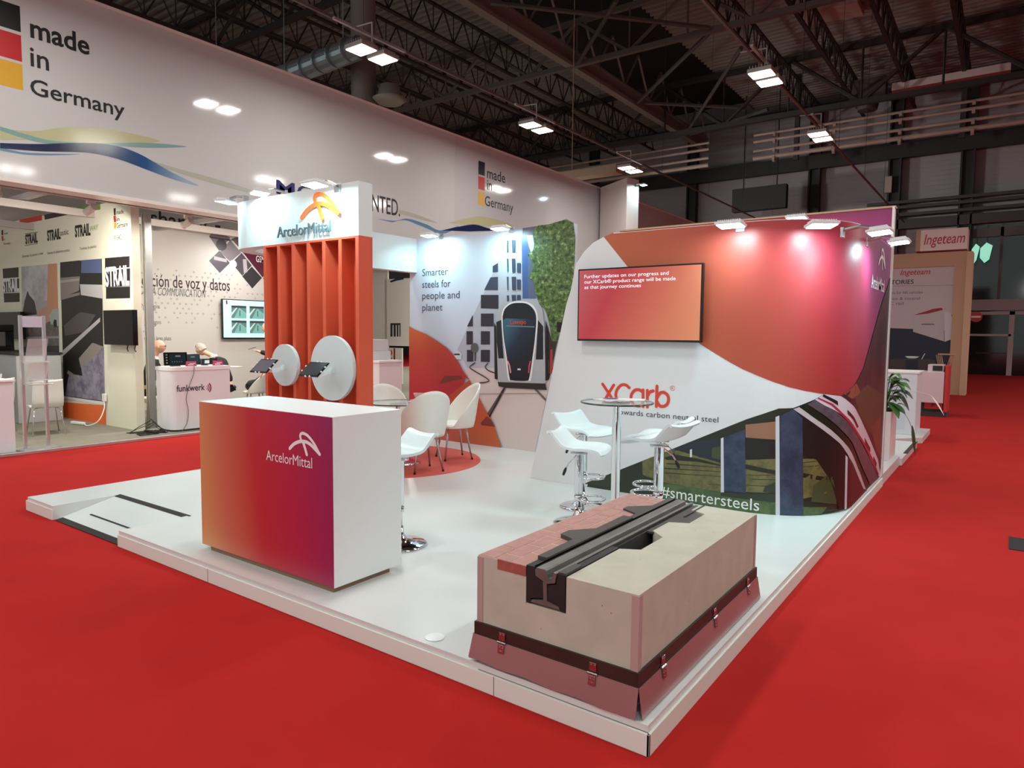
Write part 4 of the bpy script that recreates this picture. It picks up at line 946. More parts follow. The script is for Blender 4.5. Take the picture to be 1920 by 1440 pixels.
t = thing('safety_sign', 'red and white safety notice low behind the opening', 'sign', (0, 0, 0))
bm = B(); box(bm, q[0][0], q[1][0]-.15, 15.85, 15.9, .02, q[0][1]); mk('board', bm, mat('rear_cream', (222, 216, 204), .6), t)
p = [(-16.324,1.132),(-16.275,1.011),(-16.349,0.905),(-16.398,1.043),(-16.225,1.169),(-16.153,0.772),(-16.399,0.869),(-16.301,0.767)]
decal('red_marks', fr_y(15.85), [(p[:4], FRD), (rect(p[4][0], p[5][0], p[5][1], p[4][1]), mat('deep_red', (130, 24, 30), .5)), (rect(p[6][0], p[7][0], p[7][1], p[6][1]), FRD)], t)

# ================================================================== THE MAIN STAND
HP = .1226
FLOORW = mat('stand_floor_white', (216, 218, 216), .28, noise=.015, nscale=1.5)
KERB = mat('kerb_white', (226, 230, 222), .5)
t = thing('stand_platform', 'low white platform of the stand with ramp at its left front corner', 'platform', (0, 0, 0))
XL, XR, YF, YB = -7.30, -1.087, 2.45, 10.2
bm = B(); rx0, rx1, ry = -6.74, -5.52, 3.0
prism(bm, [(XL, YF), (rx0, YF), (rx0, ry), (rx1, ry), (rx1, YF), (XR, YF), (XR, YB), (XL, YB)], 0, HP)
mk('deck', bm, FLOORW, t)
bm = B(); vs = [bm.verts.new(v) for v in ((rx0, 2.5, .012), (rx1, 2.5, .012), (rx1, ry, HP-.002), (rx0, ry, HP-.002), (rx0, 2.5, 0), (rx1, 2.5, 0), (rx1, ry, 0), (rx0, ry, 0))]
for f in ((0, 1, 2, 3), (7, 6, 5, 4), (0, 4, 5, 1), (1, 5, 6, 2), (2, 6, 7, 3), (3, 7, 4, 0)): bm.faces.new([vs[i] for i in f])
mk('ramp', bm, FLOORW, t)
def ramp_z(y): return .012+(HP-.014)*(y-2.5)/(ry-2.5)
bm = B()
for y0, y1, x0, x1 in ((2.45, 2.51, rx0+.04, rx1), (2.645, 2.66, rx0+.24, rx1-.02), (2.965, 3.015, rx0+.0, rx1+.03)):
    z0, z1 = ramp_z(max(y0, 2.5))+.001, min(ramp_z(y1), HP)+.001
    vs = [bm.verts.new(v) for v in ((x0, y0, z0 if y0 >= 2.5 else .004), (x1, y0, z0 if y0 >= 2.5 else .004), (x1, y1, z1), (x0, y1, z1))]; f = bm.faces.new(vs)
    r = bmesh.ops.extrude_face_region(bm, geom=[f]); 
    for v in [g for g in r['geom'] if isinstance(g, bmesh.types.BMVert)]: v.co.z += .003
mk('grip_strip', bm, BLACK, t)
bm = B(); box(bm, XL-.012, rx0, YF-.012, YF, 0, HP-.03, bev=.002); box(bm, rx1, XR+.012, YF-.012, YF, 0, HP-.03, bev=.002); box(bm, XR, XR+.012, YF-.012, 8.65, 0, HP-.03, bev=.002); box(bm, XL-.012, XL, YF, YB, 0, HP-.03)
mk('kerb', bm, KERB, t)
bm = B()
for x in (-4.25, -1.85): box(bm, x-.0015, x+.0015, YF-.0135, YF-.011, .0, HP-.03)
box(bm, -1.95, XR+.002, YF-.002, YF, HP-.031, HP-.027); mk('seam', bm, mat('seam_grey', (120, 112, 110), .6), t)
bm = B(); lathe(bm, [(0, 0), (.045, 0), (.05, .003), (0, .007)], 24, (-2.3, 2.53, HP)); mk('cable_cap', bm, WHITE, t)
bm = B(); prism(bm, circ(-6.05, 5.85, 1.1, 72), HP, HP+.004)
simple('round_rug', bm, mat('rug_coral', (204, 92, 82), .95, noise=.04, nscale=30), 'round coral red rug under the white tub chairs', 'rug')

# curved display wall ---------------------------------------------------
CW = 'curved'
t = thing('curved_wall', 'curved white display wall printed with orange shape and viaduct photo', 'wall', (0, 0, 0))
left = [(-2.249,0.111),(-2.177,0.416),(-2.018,1.123),(-1.914,1.6),(-1.825,1.983),(-1.776,2.117),(-1.718,2.384),(-1.628,2.501),(-1.526,2.583),(-1.408,2.632),(-1.304,2.665)]
left[0] = (left[0][0], HP+.001)
outline = left+[(-1.2, 2.66), (WA, 2.66), (WA+1.78, 2.66), (WA+1.78, HP+.001)]
bm = B(); print_faces(bm, fr_w, [(outline, 0)], 0, 0, WCUTS)
for v in list(bm.verts): pass
o = mk('wall_shell', bm, mat('display_white', (222, 224, 226), .3, coat=.12), t)
md = o.modifiers.new('solid', 'SOLIDIFY'); md.thickness = .07; md.offset = -1
RK = speckle('photo_rock', (54, 30, 42), (78, 44, 46), 2.2, .35)
OR = ramp_mat('print_orange_magenta', [(0, (184, 96, 50)), (.25, (176, 80, 54)), (.5, (168, 50, 54)), (.75, (160, 46, 78)), (1, (126, 42, 106))], (-1.0, 1.1), (2.2, 2.6), .42)
q = [(-1.408,2.632),(-1.147,2.334),(-0.785,1.915),(-0.399,1.597),(-0.264,1.518),(-0.142,1.45),(-0.012,1.384),(0.116,1.333),(0.248,1.282),(0.379,1.24),(0.515,1.209),(0.664,1.186),(0.886,1.158)]
q2 = [(1.001,1.19),(1.181,1.262),(1.534,1.385),(1.889,1.633),(2.276,1.904),(2.546,2.079),(2.843,2.236)]
q2e = q2[-1]
orange = [(q[0][0], 2.50)]+[(a, b) for a, b in q[1:]]+q2+[(WA+1.775, q2e[1]+.12), (WA+1.775, 2.655), (-1.2, 2.655), (-1.30, 2.655)]
orange[0] = left[9]; orange.append(left[10])
G1 = mat('photo_green_dark', (38, 44, 34), .35); G2 = speckle('photo_field', (88, 88, 56), (116, 110, 68), 9, .35); G3 = mat('photo_hedge', (30, 38, 24), .4)
BL = speckle('photo_pier', (40, 52, 74), (58, 72, 96), 6, .35); LN = mat('photo_line', (206, 208, 216), .35); GR = speckle('photo_grass', (62, 84, 48), (86, 106, 64), 5, .35)
TC = mat('photo_terracotta', (150, 108, 86), .4); DK = mat('photo_dark', (30, 30, 28), .35); MR = mat('photo_maroon', (70, 34, 36), .35)  # DK is the near-black ink of both printed pictures
base = [(-1.526,0.174),(-0.695,0.583),(-0.438,0.71),(0.039,0.946),(0.299,1.054),(0.416,1.061),(0.599,1.136),(0.691,1.181),(0.886,1.158),(1.001,1.19),(1.181,1.262),(1.534,1.385),(1.889,1.633),(2.276,1.904),(2.546,2.079),(2.843,2.236)]+[(WA+1.776, q2e[1]+.12), (WA+1.776, HP+.002)]
base += [(WA, HP+.002), (0, HP+.002), (base[0][0]-.02, HP+.002)]
rk = [(a-.025, b-.004) for a, b in q2]+[(WA+1.774, q2e[1]+.13), (WA+1.774, .9)]+[(2.098,0.689),(1.237,1.031)]
decal('print_backdrop', fr_w, [(base, G1), (rk, RK), (orange, OR)], t, off0=.0012, cuts=WCUTS)
fence = []
fp = [(0.474,1.071),(0.621,0.988),(0.794,0.886),(0.944,0.802),(1.229,0.641),(1.62,0.408),(1.908,0.229)]
fence_poly = [(0.461,1.062),(0.529,1.081),(0.672,1.011),(0.825,0.908),(0.989,0.798),(1.343,0.611),(1.743,0.389),(2.182,0.165),(1.998,0.132),(1.567,0.391),(1.144,0.628),(0.93,0.774),(0.77,0.882),(0.597,0.979)]
train = [(0.599,1.136),(0.691,1.181),(0.886,1.158),(1.032,1.094),(1.488,0.91),(2.114,0.633),(2.726,0.342),(2.993,0.103),(2.825,0.143),(2.325,0.366),(1.739,0.626),(1.233,0.837),(0.975,0.956),(0.831,1.029),(0.696,1.084)]
road = [(0.534,1.095),(0.604,1.136),(0.696,1.084),(0.831,1.024),(0.977,0.941),(1.236,0.822),(1.744,0.609),(2.329,0.354),(2.874,0.111),(2.252,0.153),(1.74,0.4),(1.311,0.63),(0.988,0.812),(0.825,0.917),(0.672,1.015)]
parapet = [(0.417,1.052),(0.465,1.071),(0.597,0.979),(0.77,0.873),(0.948,0.754),(1.189,0.598),(1.635,0.354),(1.994,0.144),(1.829,0.184),(1.457,0.383),(1.09,0.586),(0.901,0.739),(0.736,0.842),(0.573,0.947)]
decal('viaduct_photo', fr_w, [
    ([(-1.526,0.18),(-1.25,0.298),(-1.247,0.153),(-1.575,0.151)], mat('photo_bush', (42, 52, 38), .4)),
    ([(-0.938,0.458),(-0.695,0.583),(-0.632,0.61),(-0.174,0.533),(-0.166,0.262),(-0.714,0.28),(-0.934,0.328)], G2), ([(-0.72,0.519),(-0.615,0.561),(-0.383,0.548),(-0.174,0.514),(-0.173,0.504),(-0.382,0.518),(-0.693,0.502)], G3),
    ([(-0.692,0.471),(-0.173,0.494),(-0.173,0.489),(-0.692,0.461)], G3), ([(-0.718,0.422),(-0.172,0.456),(-0.172,0.451),(-0.717,0.412)], G3), ([(-0.716,0.377),(-0.17,0.412),(-0.17,0.407),(-0.716,0.371)], G3), ([(-0.276,0.329),(-0.168,0.335),(-0.168,0.33),(-0.276,0.325)], G3),
    ([(-0.632,0.59),(-0.472,0.632),(-0.383,0.563),(-0.175,0.543),(-0.181,0.755),(-0.438,0.705)], mat('photo_navy_dark', (36, 44, 54), .4)), ([(-0.261,0.659),(-0.179,0.687),(-0.175,0.562),(-0.259,0.572)], mat('photo_bush2', (62, 76, 46), .5)),
    ([(0.032,0.898),(0.281,0.942),(0.287,0.784),(0.036,0.785)], TC), ([(0.036,0.785),(0.287,0.784),(0.293,0.608),(0.042,0.597)], DK), ([(0.042,0.587),(0.292,0.617),(0.303,0.318),(0.052,0.303)], G2), ([(0.044,0.549),(0.296,0.514),(0.297,0.477),(0.045,0.507)], G3), ([(0.047,0.454),(0.297,0.477),(0.298,0.472),(0.047,0.45)], G3), ([(0.102,0.423),(0.299,0.435),(0.299,0.43),(0.102,0.418)], G3), ([(0.05,0.364),(0.301,0.379),(0.301,0.374),(0.05,0.36)], G3),
    ([(0.214,0.368),(0.3,0.416),(0.303,0.313),(0.194,0.319)], mat('photo_bush', (42, 52, 38), .4)),
    ([(0.511,0.623),(0.628,0.622),(0.821,0.448),(0.754,0.311),(0.53,0.273)], G2), ([(0.516,0.502),(0.758,0.452),(0.772,0.414),(0.518,0.46)], G3), ([(0.512,0.591),(0.639,0.603),(0.639,0.598),(0.512,0.586)], G3), ([(0.514,0.553),(0.667,0.565),(0.668,0.56),(0.514,0.549)], G3),
    ([(0.623,0.388),(0.756,0.476),(0.836,0.423),(0.893,0.203),(0.604,0.248)], mat('photo_shrub', (66, 74, 42), .5)),
    ([(-0.741,0.276),(-0.166,0.271),(0.304,0.304),(0.311,0.106),(-0.161,0.126),(-0.737,0.138)], GR), ([(-0.166,0.271),(0.303,0.313),(0.306,0.233),(0.063,0.237),(-0.165,0.233)], mat('photo_bush', (42, 52, 38), .4)), ([(0.528,0.203),(0.772,0.191),(0.716,0.134),(0.532,0.123)], GR),
    ([(0.421,1.061),(0.598,0.956),(0.798,0.825),(0.97,0.705),(1.016,0.619),(1.042,0.158),(0.929,0.145),(0.811,0.401),(0.639,0.612),(0.509,0.67),(0.436,0.9)], DK),
    ([(1.016,0.619),(1.258,0.524),(1.78,0.251),(2.098,0.114),(1.469,0.116),(1.068,0.134)], MR),
    ([(-0.157,0.762),(0.029,0.856),(0.057,0.294),(-0.137,0.285)], BL), ([(0.31,0.989),(0.417,1.052),(0.496,0.975),(0.541,0.122),(0.341,0.113)], BL),
    ([(-0.466,0.623),(-0.446,0.63),(-0.444,0.556),(-0.464,0.553)], LN), ([(-0.181,0.755),(-0.158,0.767),(-0.137,0.271),(-0.166,0.267)], LN), ([(0.275,0.979),(0.305,0.994),(0.341,0.113),(0.306,0.111)], LN), ([(0.995,0.631),(1.039,0.607),(1.068,0.134),(1.022,0.137)], LN), ([(-1.262,0.291),(-1.25,0.298),(-1.247,0.159),(-1.259,0.157)], LN),
    ([(0.886,1.158),(1.001,1.19),(1.181,1.262),(1.534,1.385),(1.889,1.633),(2.276,1.904),(2.546,2.079),(2.843,2.236)]+[(WA+1.774, q2e[1]+.1), (WA+1.774, .5)]+[(2.962,0.199),(2.114,0.633),(1.488,0.91),(1.032,1.094)], speckle('photo_rock', (54, 30, 42), (78, 44, 46), 2.2, .35)),
    ([(1.13,1.136),(1.788,1.22),(2.806,1.049),(2.803,0.697),(2.166,0.681),(1.481,0.936)], mat('photo_earth', (84, 60, 40), .4)), ([(0.915,1.18),(1.181,1.262),(1.421,1.166),(1.075,1.125)], mat('photo_earth_red', (140, 74, 58), .4)), ([(2.141,0.766),(2.765,0.818),(2.963,0.32),(2.495,0.501)], mat('photo_brick', (120, 62, 56), .4)),
    (road, speckle('photo_deck', (76, 68, 78), (98, 86, 96), 8, .35)), (train, mat('train_white', (214, 206, 216), .3)), (parapet, mat('parapet', (196, 186, 190), .35))], t, off0=.003, step=.00012, cuts=WCUTS)
pickets = []
a = [(0.474,1.067),(0.611,0.984),(0.77,0.882),(0.946,0.773),(1.237,0.606),(1.687,0.377),(2.082,0.172)]
a2 = [(0.529,1.081),(0.672,1.006),(0.825,0.908),(1,0.788),(1.4,0.603),(1.87,0.369),(2.318,0.159)]
pts1 = smooth_path(a, 6); pts2 = smooth_path(a2, 6)
for i in range(len(pts1)-1):
    p, r = pts1[i], pts2[i]; m_ = ((p[0]+r[0])/2, (p[1]+r[1])/2)
    pickets.append(([(p[0], p[1]), (p[0]+.012, p[1]), (m_[0]+.012, m_[1]+.02), (m_[0], m_[1]+.02)], DK))
wins = [[(0.68,1.181),(0.839,1.117),(0.848,1.08),(0.67,1.163)], [(0.987,1.035),(1.161,0.951),(1.393,0.844),(1.312,0.843),(1,0.997)], [(1.748,0.703),(2.138,0.548),(2.151,0.502),(1.835,0.608)], [(2.375,0.432),(2.621,0.322),(2.598,0.279),(2.397,0.355)]]
decal('train_details', fr_w, [(w_, mat('train_window', (36, 36, 44), .2)) for w_ in wins]+[
    ([(0.629,1.154),(0.782,1.096),(0.928,1.001),(1.177,0.867),(1.729,0.663),(2.308,0.425),(2.816,0.174),(2.782,0.162),(2.244,0.411),(1.673,0.65),(1.142,0.851),(0.914,0.983),(0.771,1.082),(0.624,1.145)], mat('train_red', (180, 44, 66), .3))]+pickets, t, off0=.0095, step=.00003, cuts=WCUTS)
# wordmark and lines
XC = mat('xcarb_red', (214, 66, 44), .4)
bm = B(); sh = []
F = [(-1.401,1.193),(-1.248,0.99),(-1.259,1.201),(-1.384,0.981)]
def PX(lst): return lst
for s_ in ([(-1.388,1.183),(-1.315,1.092),(-1.248,1.001)], [(-1.264,1.179),(-1.321,1.091),(-1.378,0.992)], [(-1.096,1.162),(-1.131,1.186),(-1.183,1.183),(-1.228,1.134),(-1.238,1.075),(-1.214,1.019),(-1.167,0.996),(-1.115,1.01),(-1.087,1.038)],
           [(-0.949,1.124),(-0.989,1.147),(-1.039,1.139),(-1.072,1.091),(-1.07,1.039),(-1.041,0.999),(-0.985,0.993),(-0.946,1.021)], [(-0.95,1.149),(-0.946,0.99)], [(-0.905,1.147),(-0.901,0.988)], [(-0.904,1.09),(-0.878,1.133),(-0.845,1.145)], [(-0.808,1.193),(-0.809,1)], [(-0.805,1.081),(-0.774,1.129),(-0.732,1.136),(-0.694,1.103),(-0.692,1.048),(-0.723,1.011),(-0.771,1.007),(-0.804,1.046)]):
    sh.append((stroke(s_, .030), XC))
decal('wordmark', fr_w, sh, t, off0=.003, step=.0002)
c = -0.653, 1.181; ring = circ(c[0], c[1], .026, 24)+[(c[0]+.026, c[1]-.0001)]+circ(c[0], c[1], .022, 24)[::-1] if False else None
decal('registered_mark', fr_w, [(stroke([(c[0]+.022*math.cos(a_), c[1]+.022*math.sin(a_)) for a_ in [2*PI*k/20 for k in range(20)]]+[(c[0]+.022, c[1]+.001)], .004, False), XC)], t, off0=.003)
text('lettering', 'R', fr_w, c[0]-.009, c[1]-.011, .022, .018, XC, t)
a = [(-1.252,0.895),(-0.21,0.892)]
text('lettering', 'Towards carbon neutral steel', fr_w, a[0][0], a[0][1], .052, a[1][0]-a[0][0], mat('ink_navy', (50, 58, 70), .5), t)
a = [(-0.737,0.148),(0.171,0.212)]
text('lettering', '#smartersteels', fr_w, a[0][0], a[0][1], .105, a[1][0]-a[0][0], PW, t, off=.012)
a = [(1.757,2.194),(2.586,2.187)]
text('lettering', 'ArcelorMittal', fr_w, a[0][0], a[1][1]-.04, .13, a[1][0]-a[0][0], PW, t, off=.006, cuts=WCUTS, bold=.006)
a = [(2.136,2.351),(2.709,2.397)]
amlogo(fr_w, a[0][0], a[0][1]+.05, (a[1][0]-a[0][0])*.75, PW, t, off=.006, cuts=WCUTS)
bm = B(); box(bm, XR-.02, XR+.004, 8.595, 8.61, HP, 3.1); 
mk('edge_trim', bm, mat('trim_white', (235, 230, 225), .4), t)
# straight back wall rising behind it
t = thing('back_wall', 'taller straight wall behind the curved wall, orange to magenta top strip', 'wall', (0, 0, 0))
bm = B(); box(bm, -4.42, XR, 8.62, 8.72, HP, 3.09); mk('panel', bm, mat('display_white', (222, 224, 226), .3), t)
decal('print_backdrop', fr_y(8.62), [(rect(-4.42, XR-.01, .2, 3.09), ramp_mat('print_strip', [(0, (200, 92, 52)), (.4, (204, 70, 52)), (.62, (190, 50, 70)), (1, (150, 44, 110))], (-4.6, 1), (-1.1, 1.2), .35))], t)
bm = B(); box(bm, -4.42, XR+.01, 8.6, 8.73, 3.09, 3.11); mk('top_batten', bm, mat('raw_wood', (190, 160, 128), .7), t)

# television on the curved wall ------------------------------------------
t = thing('television', 'large wall screen with white XCarb text on a red to orange picture', 'screen', (0, 0, 0))
x0, x1, z0, z1 = -3.505, -2.228, 1.61, 2.318
bm = B(); box(bm, x0, x1, 5.955, 6.0, z0, z1, bev=.004); mk('housing', bm, BLACKG, t)
bm = B(); box(bm, x0+.3, x1-.3, 6.0, 6.05, z0+.15, z1-.15); mk('bracket', bm, DARK, t)
TVS = ramp_mat('tv_picture', [(0, (178, 84, 96)), (.3, (170, 52, 58)), (.6, (186, 92, 74)), (1, (200, 128, 92))], (x0, z1), (x1, z0), .15, emit=.30)
fr = fr_y(5.955); decal('screen', fr, [(rect(x0+.015, x1-.015, z0+.02, z1-.015), TVS)], t)
TW = mat('screen_text', (240, 236, 246), .4, emit=.5)
a = [(-3.432,2.226),(-2.549,2.23),(-3.431,2.174),(-2.481,2.175),(-3.43,2.122),(-2.822,2.123),(-3.432,2.252)]
text('lettering', 'Further updates on our progress and', fr, a[0][0], a[0][1], .034, a[1][0]-a[0][0], TW, t, bold=.003)
text('lettering', 'our XCarb® product range will be made', fr, a[2][0], a[2][1], .034, a[3][0]-a[2][0], TW, t, bold=.003)
text('lettering', 'as that journey continues', fr, a[4][0], a[4][1], .034, a[5][0]-a[4][0], TW, t, bold=.003)

# wall with the tram photograph -------------------------------------------
SX0, SX1, SYW, SZ = -7.28, -4.466, 7.45, 3.055
t = thing('photo_wall', 'white wall with Smarter steels slogan and large tram street photo', 'wall', (0, 0, 0))
bm = B(); box(bm, SX0, SX1, SYW, SYW+.1, HP, SZ); mk('panel', bm, mat('display_white2', (208, 219, 234), .45), t)
Y = fr_y(SYW)
OT = ramp_mat('print_orange_down', [(0, (206, 110, 60)), (.45, (196, 66, 48)), (1, (186, 40, 54))], (-7.05, 1.85), (-6.85, .75), .4)
OT2 = ramp_mat('print_orange_corner', [(0, (186, 44, 54)), (.5, (196, 84, 52)), (1, (206, 104, 60))], (-7.0, 1.0), (-5.4, .3), .4)
road_ = mat('photo_pavement', (226, 212, 206), .45)
facade = speckle('photo_facade', (176, 182, 196), (188, 194, 206), 1.2); WD = mat('photo_window', (62, 72, 92), .35); WD2 = mat('photo_window_dark', (50, 46, 58), .35); BLU = mat('photo_tower_blue', (66, 96, 150), .35)
LEAF = speckle('photo_leaves', (44, 66, 32), (106, 134, 72), 17, .5, (176, 200, 140))
TRW = mat('tram_silver', (182, 184, 190), .35); TRB = mat('tram_black', (26, 28, 36), .2); TRG = ramp_mat('tram_glass', [(0, (60, 100, 124)), (.5, (30, 44, 64)), (1, (24, 28, 40))], (-5.60, 1.6), (-5.2, 1.3), .25)
T_ = [
 ([(-5.382,3.058),(-4.459,3.062),(-4.446,2.385),(-4.788,0.996),(-5,0.116),(-5.509,0.112),(-5.904,0.826),(-6.344,1.446)], facade),
 ([(-6.372,1.18),(-4.743,1.24),(-5,0.116),(-5.509,0.112),(-6.224,1.185)], road_),
 ([(-5.252,2.937),(-5.15,2.937),(-5.139,2.135),(-5.224,2.137)], BLU), ([(-5.15,2.964),(-5.016,2.954),(-5.004,2.132),(-5.139,2.135)], mat('photo_tower_grey', (92, 104, 134), .4)), ([(-5.236,3.053),(-5.018,3.063),(-5.015,2.913),(-5.234,2.915)], mat('photo_top', (104, 100, 118), .4)),
 ([(-5.724,2.586),(-5.634,2.625),(-5.633,2.503),(-5.724,2.5)], WD), ([(-5.869,2.268),(-5.76,2.437),(-5.632,2.439),(-5.631,2.261)], WD), ([(-5.924,2.204),(-5.621,2.196),(-5.619,2.009),(-5.923,2.021)], WD2), ([(-5.922,1.948),(-5.7,1.946),(-5.698,1.772),(-5.921,1.772)], WD2), ([(-6.169,1.771),(-6.064,1.934),(-6.063,1.771)], WD2), ([(-6.178,1.704),(-6.063,1.705),(-6.061,1.519),(-6.177,1.517)], WD2), ([(-5.92,1.706),(-5.762,1.706),(-5.76,1.524),(-5.919,1.522)], WD2), ([(-6.167,1.442),(-6.051,1.445),(-6.05,1.281),(-6.166,1.278)], WD2), ([(-5.918,1.448),(-5.76,1.451),(-5.758,1.283),(-5.917,1.285)], WD2)]
for (yy0, yy1) in ((450, 474), (485, 510), (519, 544), (554, 568)):
    pass
T_ += [(p_, WD) for p_ in ([(-5.486,2.912),(-5.459,2.91),(-5.458,2.749),(-5.484,2.751)], [(-5.407,2.914),(-5.346,2.909),(-5.344,2.742),(-5.396,2.745)], [(-5.483,2.673),(-5.457,2.672),(-5.455,2.496),(-5.472,2.496)], [(-5.404,2.669),(-5.343,2.665),(-5.341,2.483),(-5.393,2.486)], [(-5.316,2.608),(-5.256,2.605),(-5.254,2.48),(-5.315,2.482)], [(-5.48,2.433),(-5.454,2.432),(-5.452,2.255),(-5.47,2.256)], [(-5.401,2.43),(-5.331,2.427),(-5.329,2.252),(-5.39,2.253)], [(-5.314,2.391),(-5.253,2.389),(-5.251,2.256),(-5.312,2.258)], [(-5.478,2.185),(-5.442,2.184),(-5.441,2.085),(-5.468,2.086)], [(-5.398,2.19),(-5.328,2.188),(-5.327,2.097),(-5.388,2.098)], [(-5.311,2.188),(-5.251,2.186),(-5.249,2.095),(-5.31,2.097)])]
T_ += [([(-5.167,2.958),(-5.066,2.951),(-5.039,2.819),(-5.079,2.699),(-5.131,2.825)], mat('photo_lamp', (206, 210, 216), .4)),
 (smooth_path([(-4.985,3.067),(-4.821,3.067),(-4.459,3.056),(-4.446,2.385),(-4.548,1.988),(-4.668,1.583),(-4.714,1.446),(-4.749,1.582),(-4.801,1.821),(-4.87,1.992),(-4.953,2.062),(-5.022,2.236),(-5.058,2.375),(-5.126,2.412),(-5.06,2.512),(-5.095,2.652),(-5.146,2.703),(-5.063,2.752),(-5.04,2.888),(-5.067,2.992),(-4.985,3.067)], 3), LEAF),
 ([(-4.68,1.828),(-4.593,1.827),(-4.622,1.699),(-4.678,1.705)], DK), ([(-4.851,1.855),(-4.749,1.582),(-4.676,1.583),(-4.743,1.24),(-4.79,1.086),(-4.855,1.083)], mat('photo_street_dark', (54, 46, 44), .5)), ([(-4.772,1.479),(-4.739,1.48),(-4.726,1.172),(-4.775,1.17)], mat('photo_red_bit', (180, 60, 50), .5)), ([(-4.835,1.34),(-4.794,1.341),(-4.791,1.169),(-4.832,1.167)], mat('photo_green_bit', (80, 140, 110), .5)),
 # rails and road lines
 ([(-5.464,0.961),(-5.518,0.943),(-5.882,0.455),(-5.91,0.415),(-5.816,0.43),(-5.606,0.734)], mat('photo_track', (104, 84, 84), .4)), ([(-5.518,0.936),(-5.491,0.938),(-5.77,0.479),(-5.798,0.476)], DK), ([(-5.029,0.963),(-4.979,0.958),(-4.827,0.835),(-4.835,0.806)], mat('photo_track2', (110, 96, 92), .4)), ([(-6.124,0.828),(-4.953,0.904),(-4.952,0.897),(-6.124,0.82)], mat('photo_line2', (150, 130, 126), .4)),
 (stroke([(-6.012,1.267),(-6.107,1.204),(-6.03,1.155),(-5.765,1.033),(-5.934,0.988)], .015), WD2), (stroke([(-5.786,1.267),(-5.832,1.214),(-5.766,1.165),(-5.637,1.134)], .015), WD2),
 (stroke([(-6.012,1.297),(-6.013,1.416),(-6.033,1.505)], .02), DK), (circ(-6.023, 1.475, .07, 9), mat('photo_treecrown', (96, 96, 96), .5)),
 # car
 ([(-6.393,1.392),(-6.364,1.423),(-6.294,1.417),(-6.255,1.38),(-6.264,1.305),(-6.393,1.301)], mat('photo_car2', (220, 222, 226), .3)), ([(-6.393,1.384),(-6.294,1.387),(-6.284,1.365),(-6.393,1.362)], WD2),
 # tram
 (smooth_path([(-5.656,1.133),(-5.677,1.424),(-5.645,1.859),(-5.61,2.016),(-5.503,2.093),(-5.38,2.105),(-5.224,2.116),(-5.012,2.084),(-4.92,2.027),(-4.876,1.855),(-4.854,1.512),(-4.84,1.167),(-4.838,1.042),(-5.039,1.025),(-5.385,1.015),(-5.609,1.019),(-5.656,1.133)], 4), TRW),
 ([(-5.644,1.83),(-5.563,1.858),(-5.543,1.643),(-5.513,1.341),(-5.603,1.339),(-5.633,1.57)], TRB), ([(-4.967,1.856),(-4.883,1.773),(-4.876,1.346),(-4.993,1.342),(-4.979,1.579)], TRB),
 ([(-5.681,1.823),(-5.644,1.772),(-5.609,1.048),(-5.664,1.06)], DK), ([(-4.85,1.773),(-4.817,1.787),(-4.79,1.086),(-4.839,1.07)], DK),
 (smooth_path([(-5.555,1.916),(-5.52,2.015),(-5.415,2.085),(-5.267,2.103),(-5.121,2.086),(-5.019,2.022),(-4.967,1.897),(-4.98,1.648),(-5.018,1.369),(-5.065,1.073),(-5.124,1.035),(-5.385,1.03),(-5.438,1.07),(-5.486,1.356),(-5.534,1.643),(-5.555,1.916)], 4), PW),
 (smooth_path([(-5.537,1.901),(-5.502,2.001),(-5.397,2.07),(-5.266,2.082),(-5.138,2.066),(-5.036,1.995),(-4.992,1.884),(-5.005,1.648),(-5.043,1.369),(-5.091,1.1),(-5.141,1.056),(-5.367,1.052),(-5.412,1.086),(-5.459,1.357),(-5.516,1.643),(-5.537,1.901)], 4), TRB),
 ([(-5.527,1.858),(-5.483,1.879),(-5,1.863),(-5.005,1.648),(-5.044,1.439),(-5.094,1.325),(-5.388,1.316),(-5.45,1.343),(-5.507,1.643)], TRG),
 ([(-5.473,1.787),(-5.016,1.773),(-5.015,1.759),(-5.473,1.772)], mat('tram_line', (110, 130, 136), .3)),
 (stroke([(-5.441,1.3),(-5.414,1.251),(-5.395,1.158)], .022, False), mat('lamp_pink', (236, 160, 176), .4)), (stroke([(-5.076,1.312),(-5.093,1.255),(-5.1,1.17)], .022, False), mat('lamp_pink2', (220, 70, 100), .4)),
 (rect(*[(-5.281,1.191),(-5.229,1.201)][0][:1], *[(-5.229,1.193),(-5.229,1.201)][0][:1], *[(-5.229,1.193)][0][1:], *[(-5.229,1.215)][0][1:]), PW),
 ([(-5.609,1.019),(-4.838,1.035),(-4.812,0.954),(-5.473,0.946),(-5.59,0.961)], mat('tram_skirt', (46, 40, 40), .4)), ([(-5.582,1.042),(-4.855,1.062),(-4.846,1.035),(-5.6,1.019)], TRW),
 # orange shapes over it
 ([(SX0+.005, 1.775)]+[(-7.155,1.723),(-6.94,1.661),(-6.73,1.57),(-6.525,1.465),(-6.403,1.369),(-6.303,1.258),(-6.224,1.147),(-6.106,1.024)]+[(-6.18, 1.05), (-6.5, HP+.002), (SX0+.005, HP+.002)], OT),
 ([(-6.624,0.69),(-6.106,1.024),(-5.971,0.837),(-5.837,0.644),(-5.695,0.47),(-5.536,0.131),(-6.12,0.116),(-6.939,0.112)], OT2),
 ([(-6.656,0.96),(-6.564,1.057),(-6.263,1.078),(-6.223,1.034),(-6.666,0.936)], mat('print_brown', (130, 52, 44), .4)), ([(-5.901,0.431),(-5.789,0.537),(-5.695,0.47),(-5.648,0.4),(-5.882,0.402)], mat('print_brown', (130, 52, 44), .4))]
decal('tram_photo', Y, T_, t, off0=.0015, step=.0004)
a = [(-5.394,1.801),(-5.143,1.801)]
text('lettering', 'Luxexpo', Y, a[0][0], a[0][1], .06, a[1][0]-a[0][0], mat('led_orange', (236, 84, 50), .4), t, off=.035)
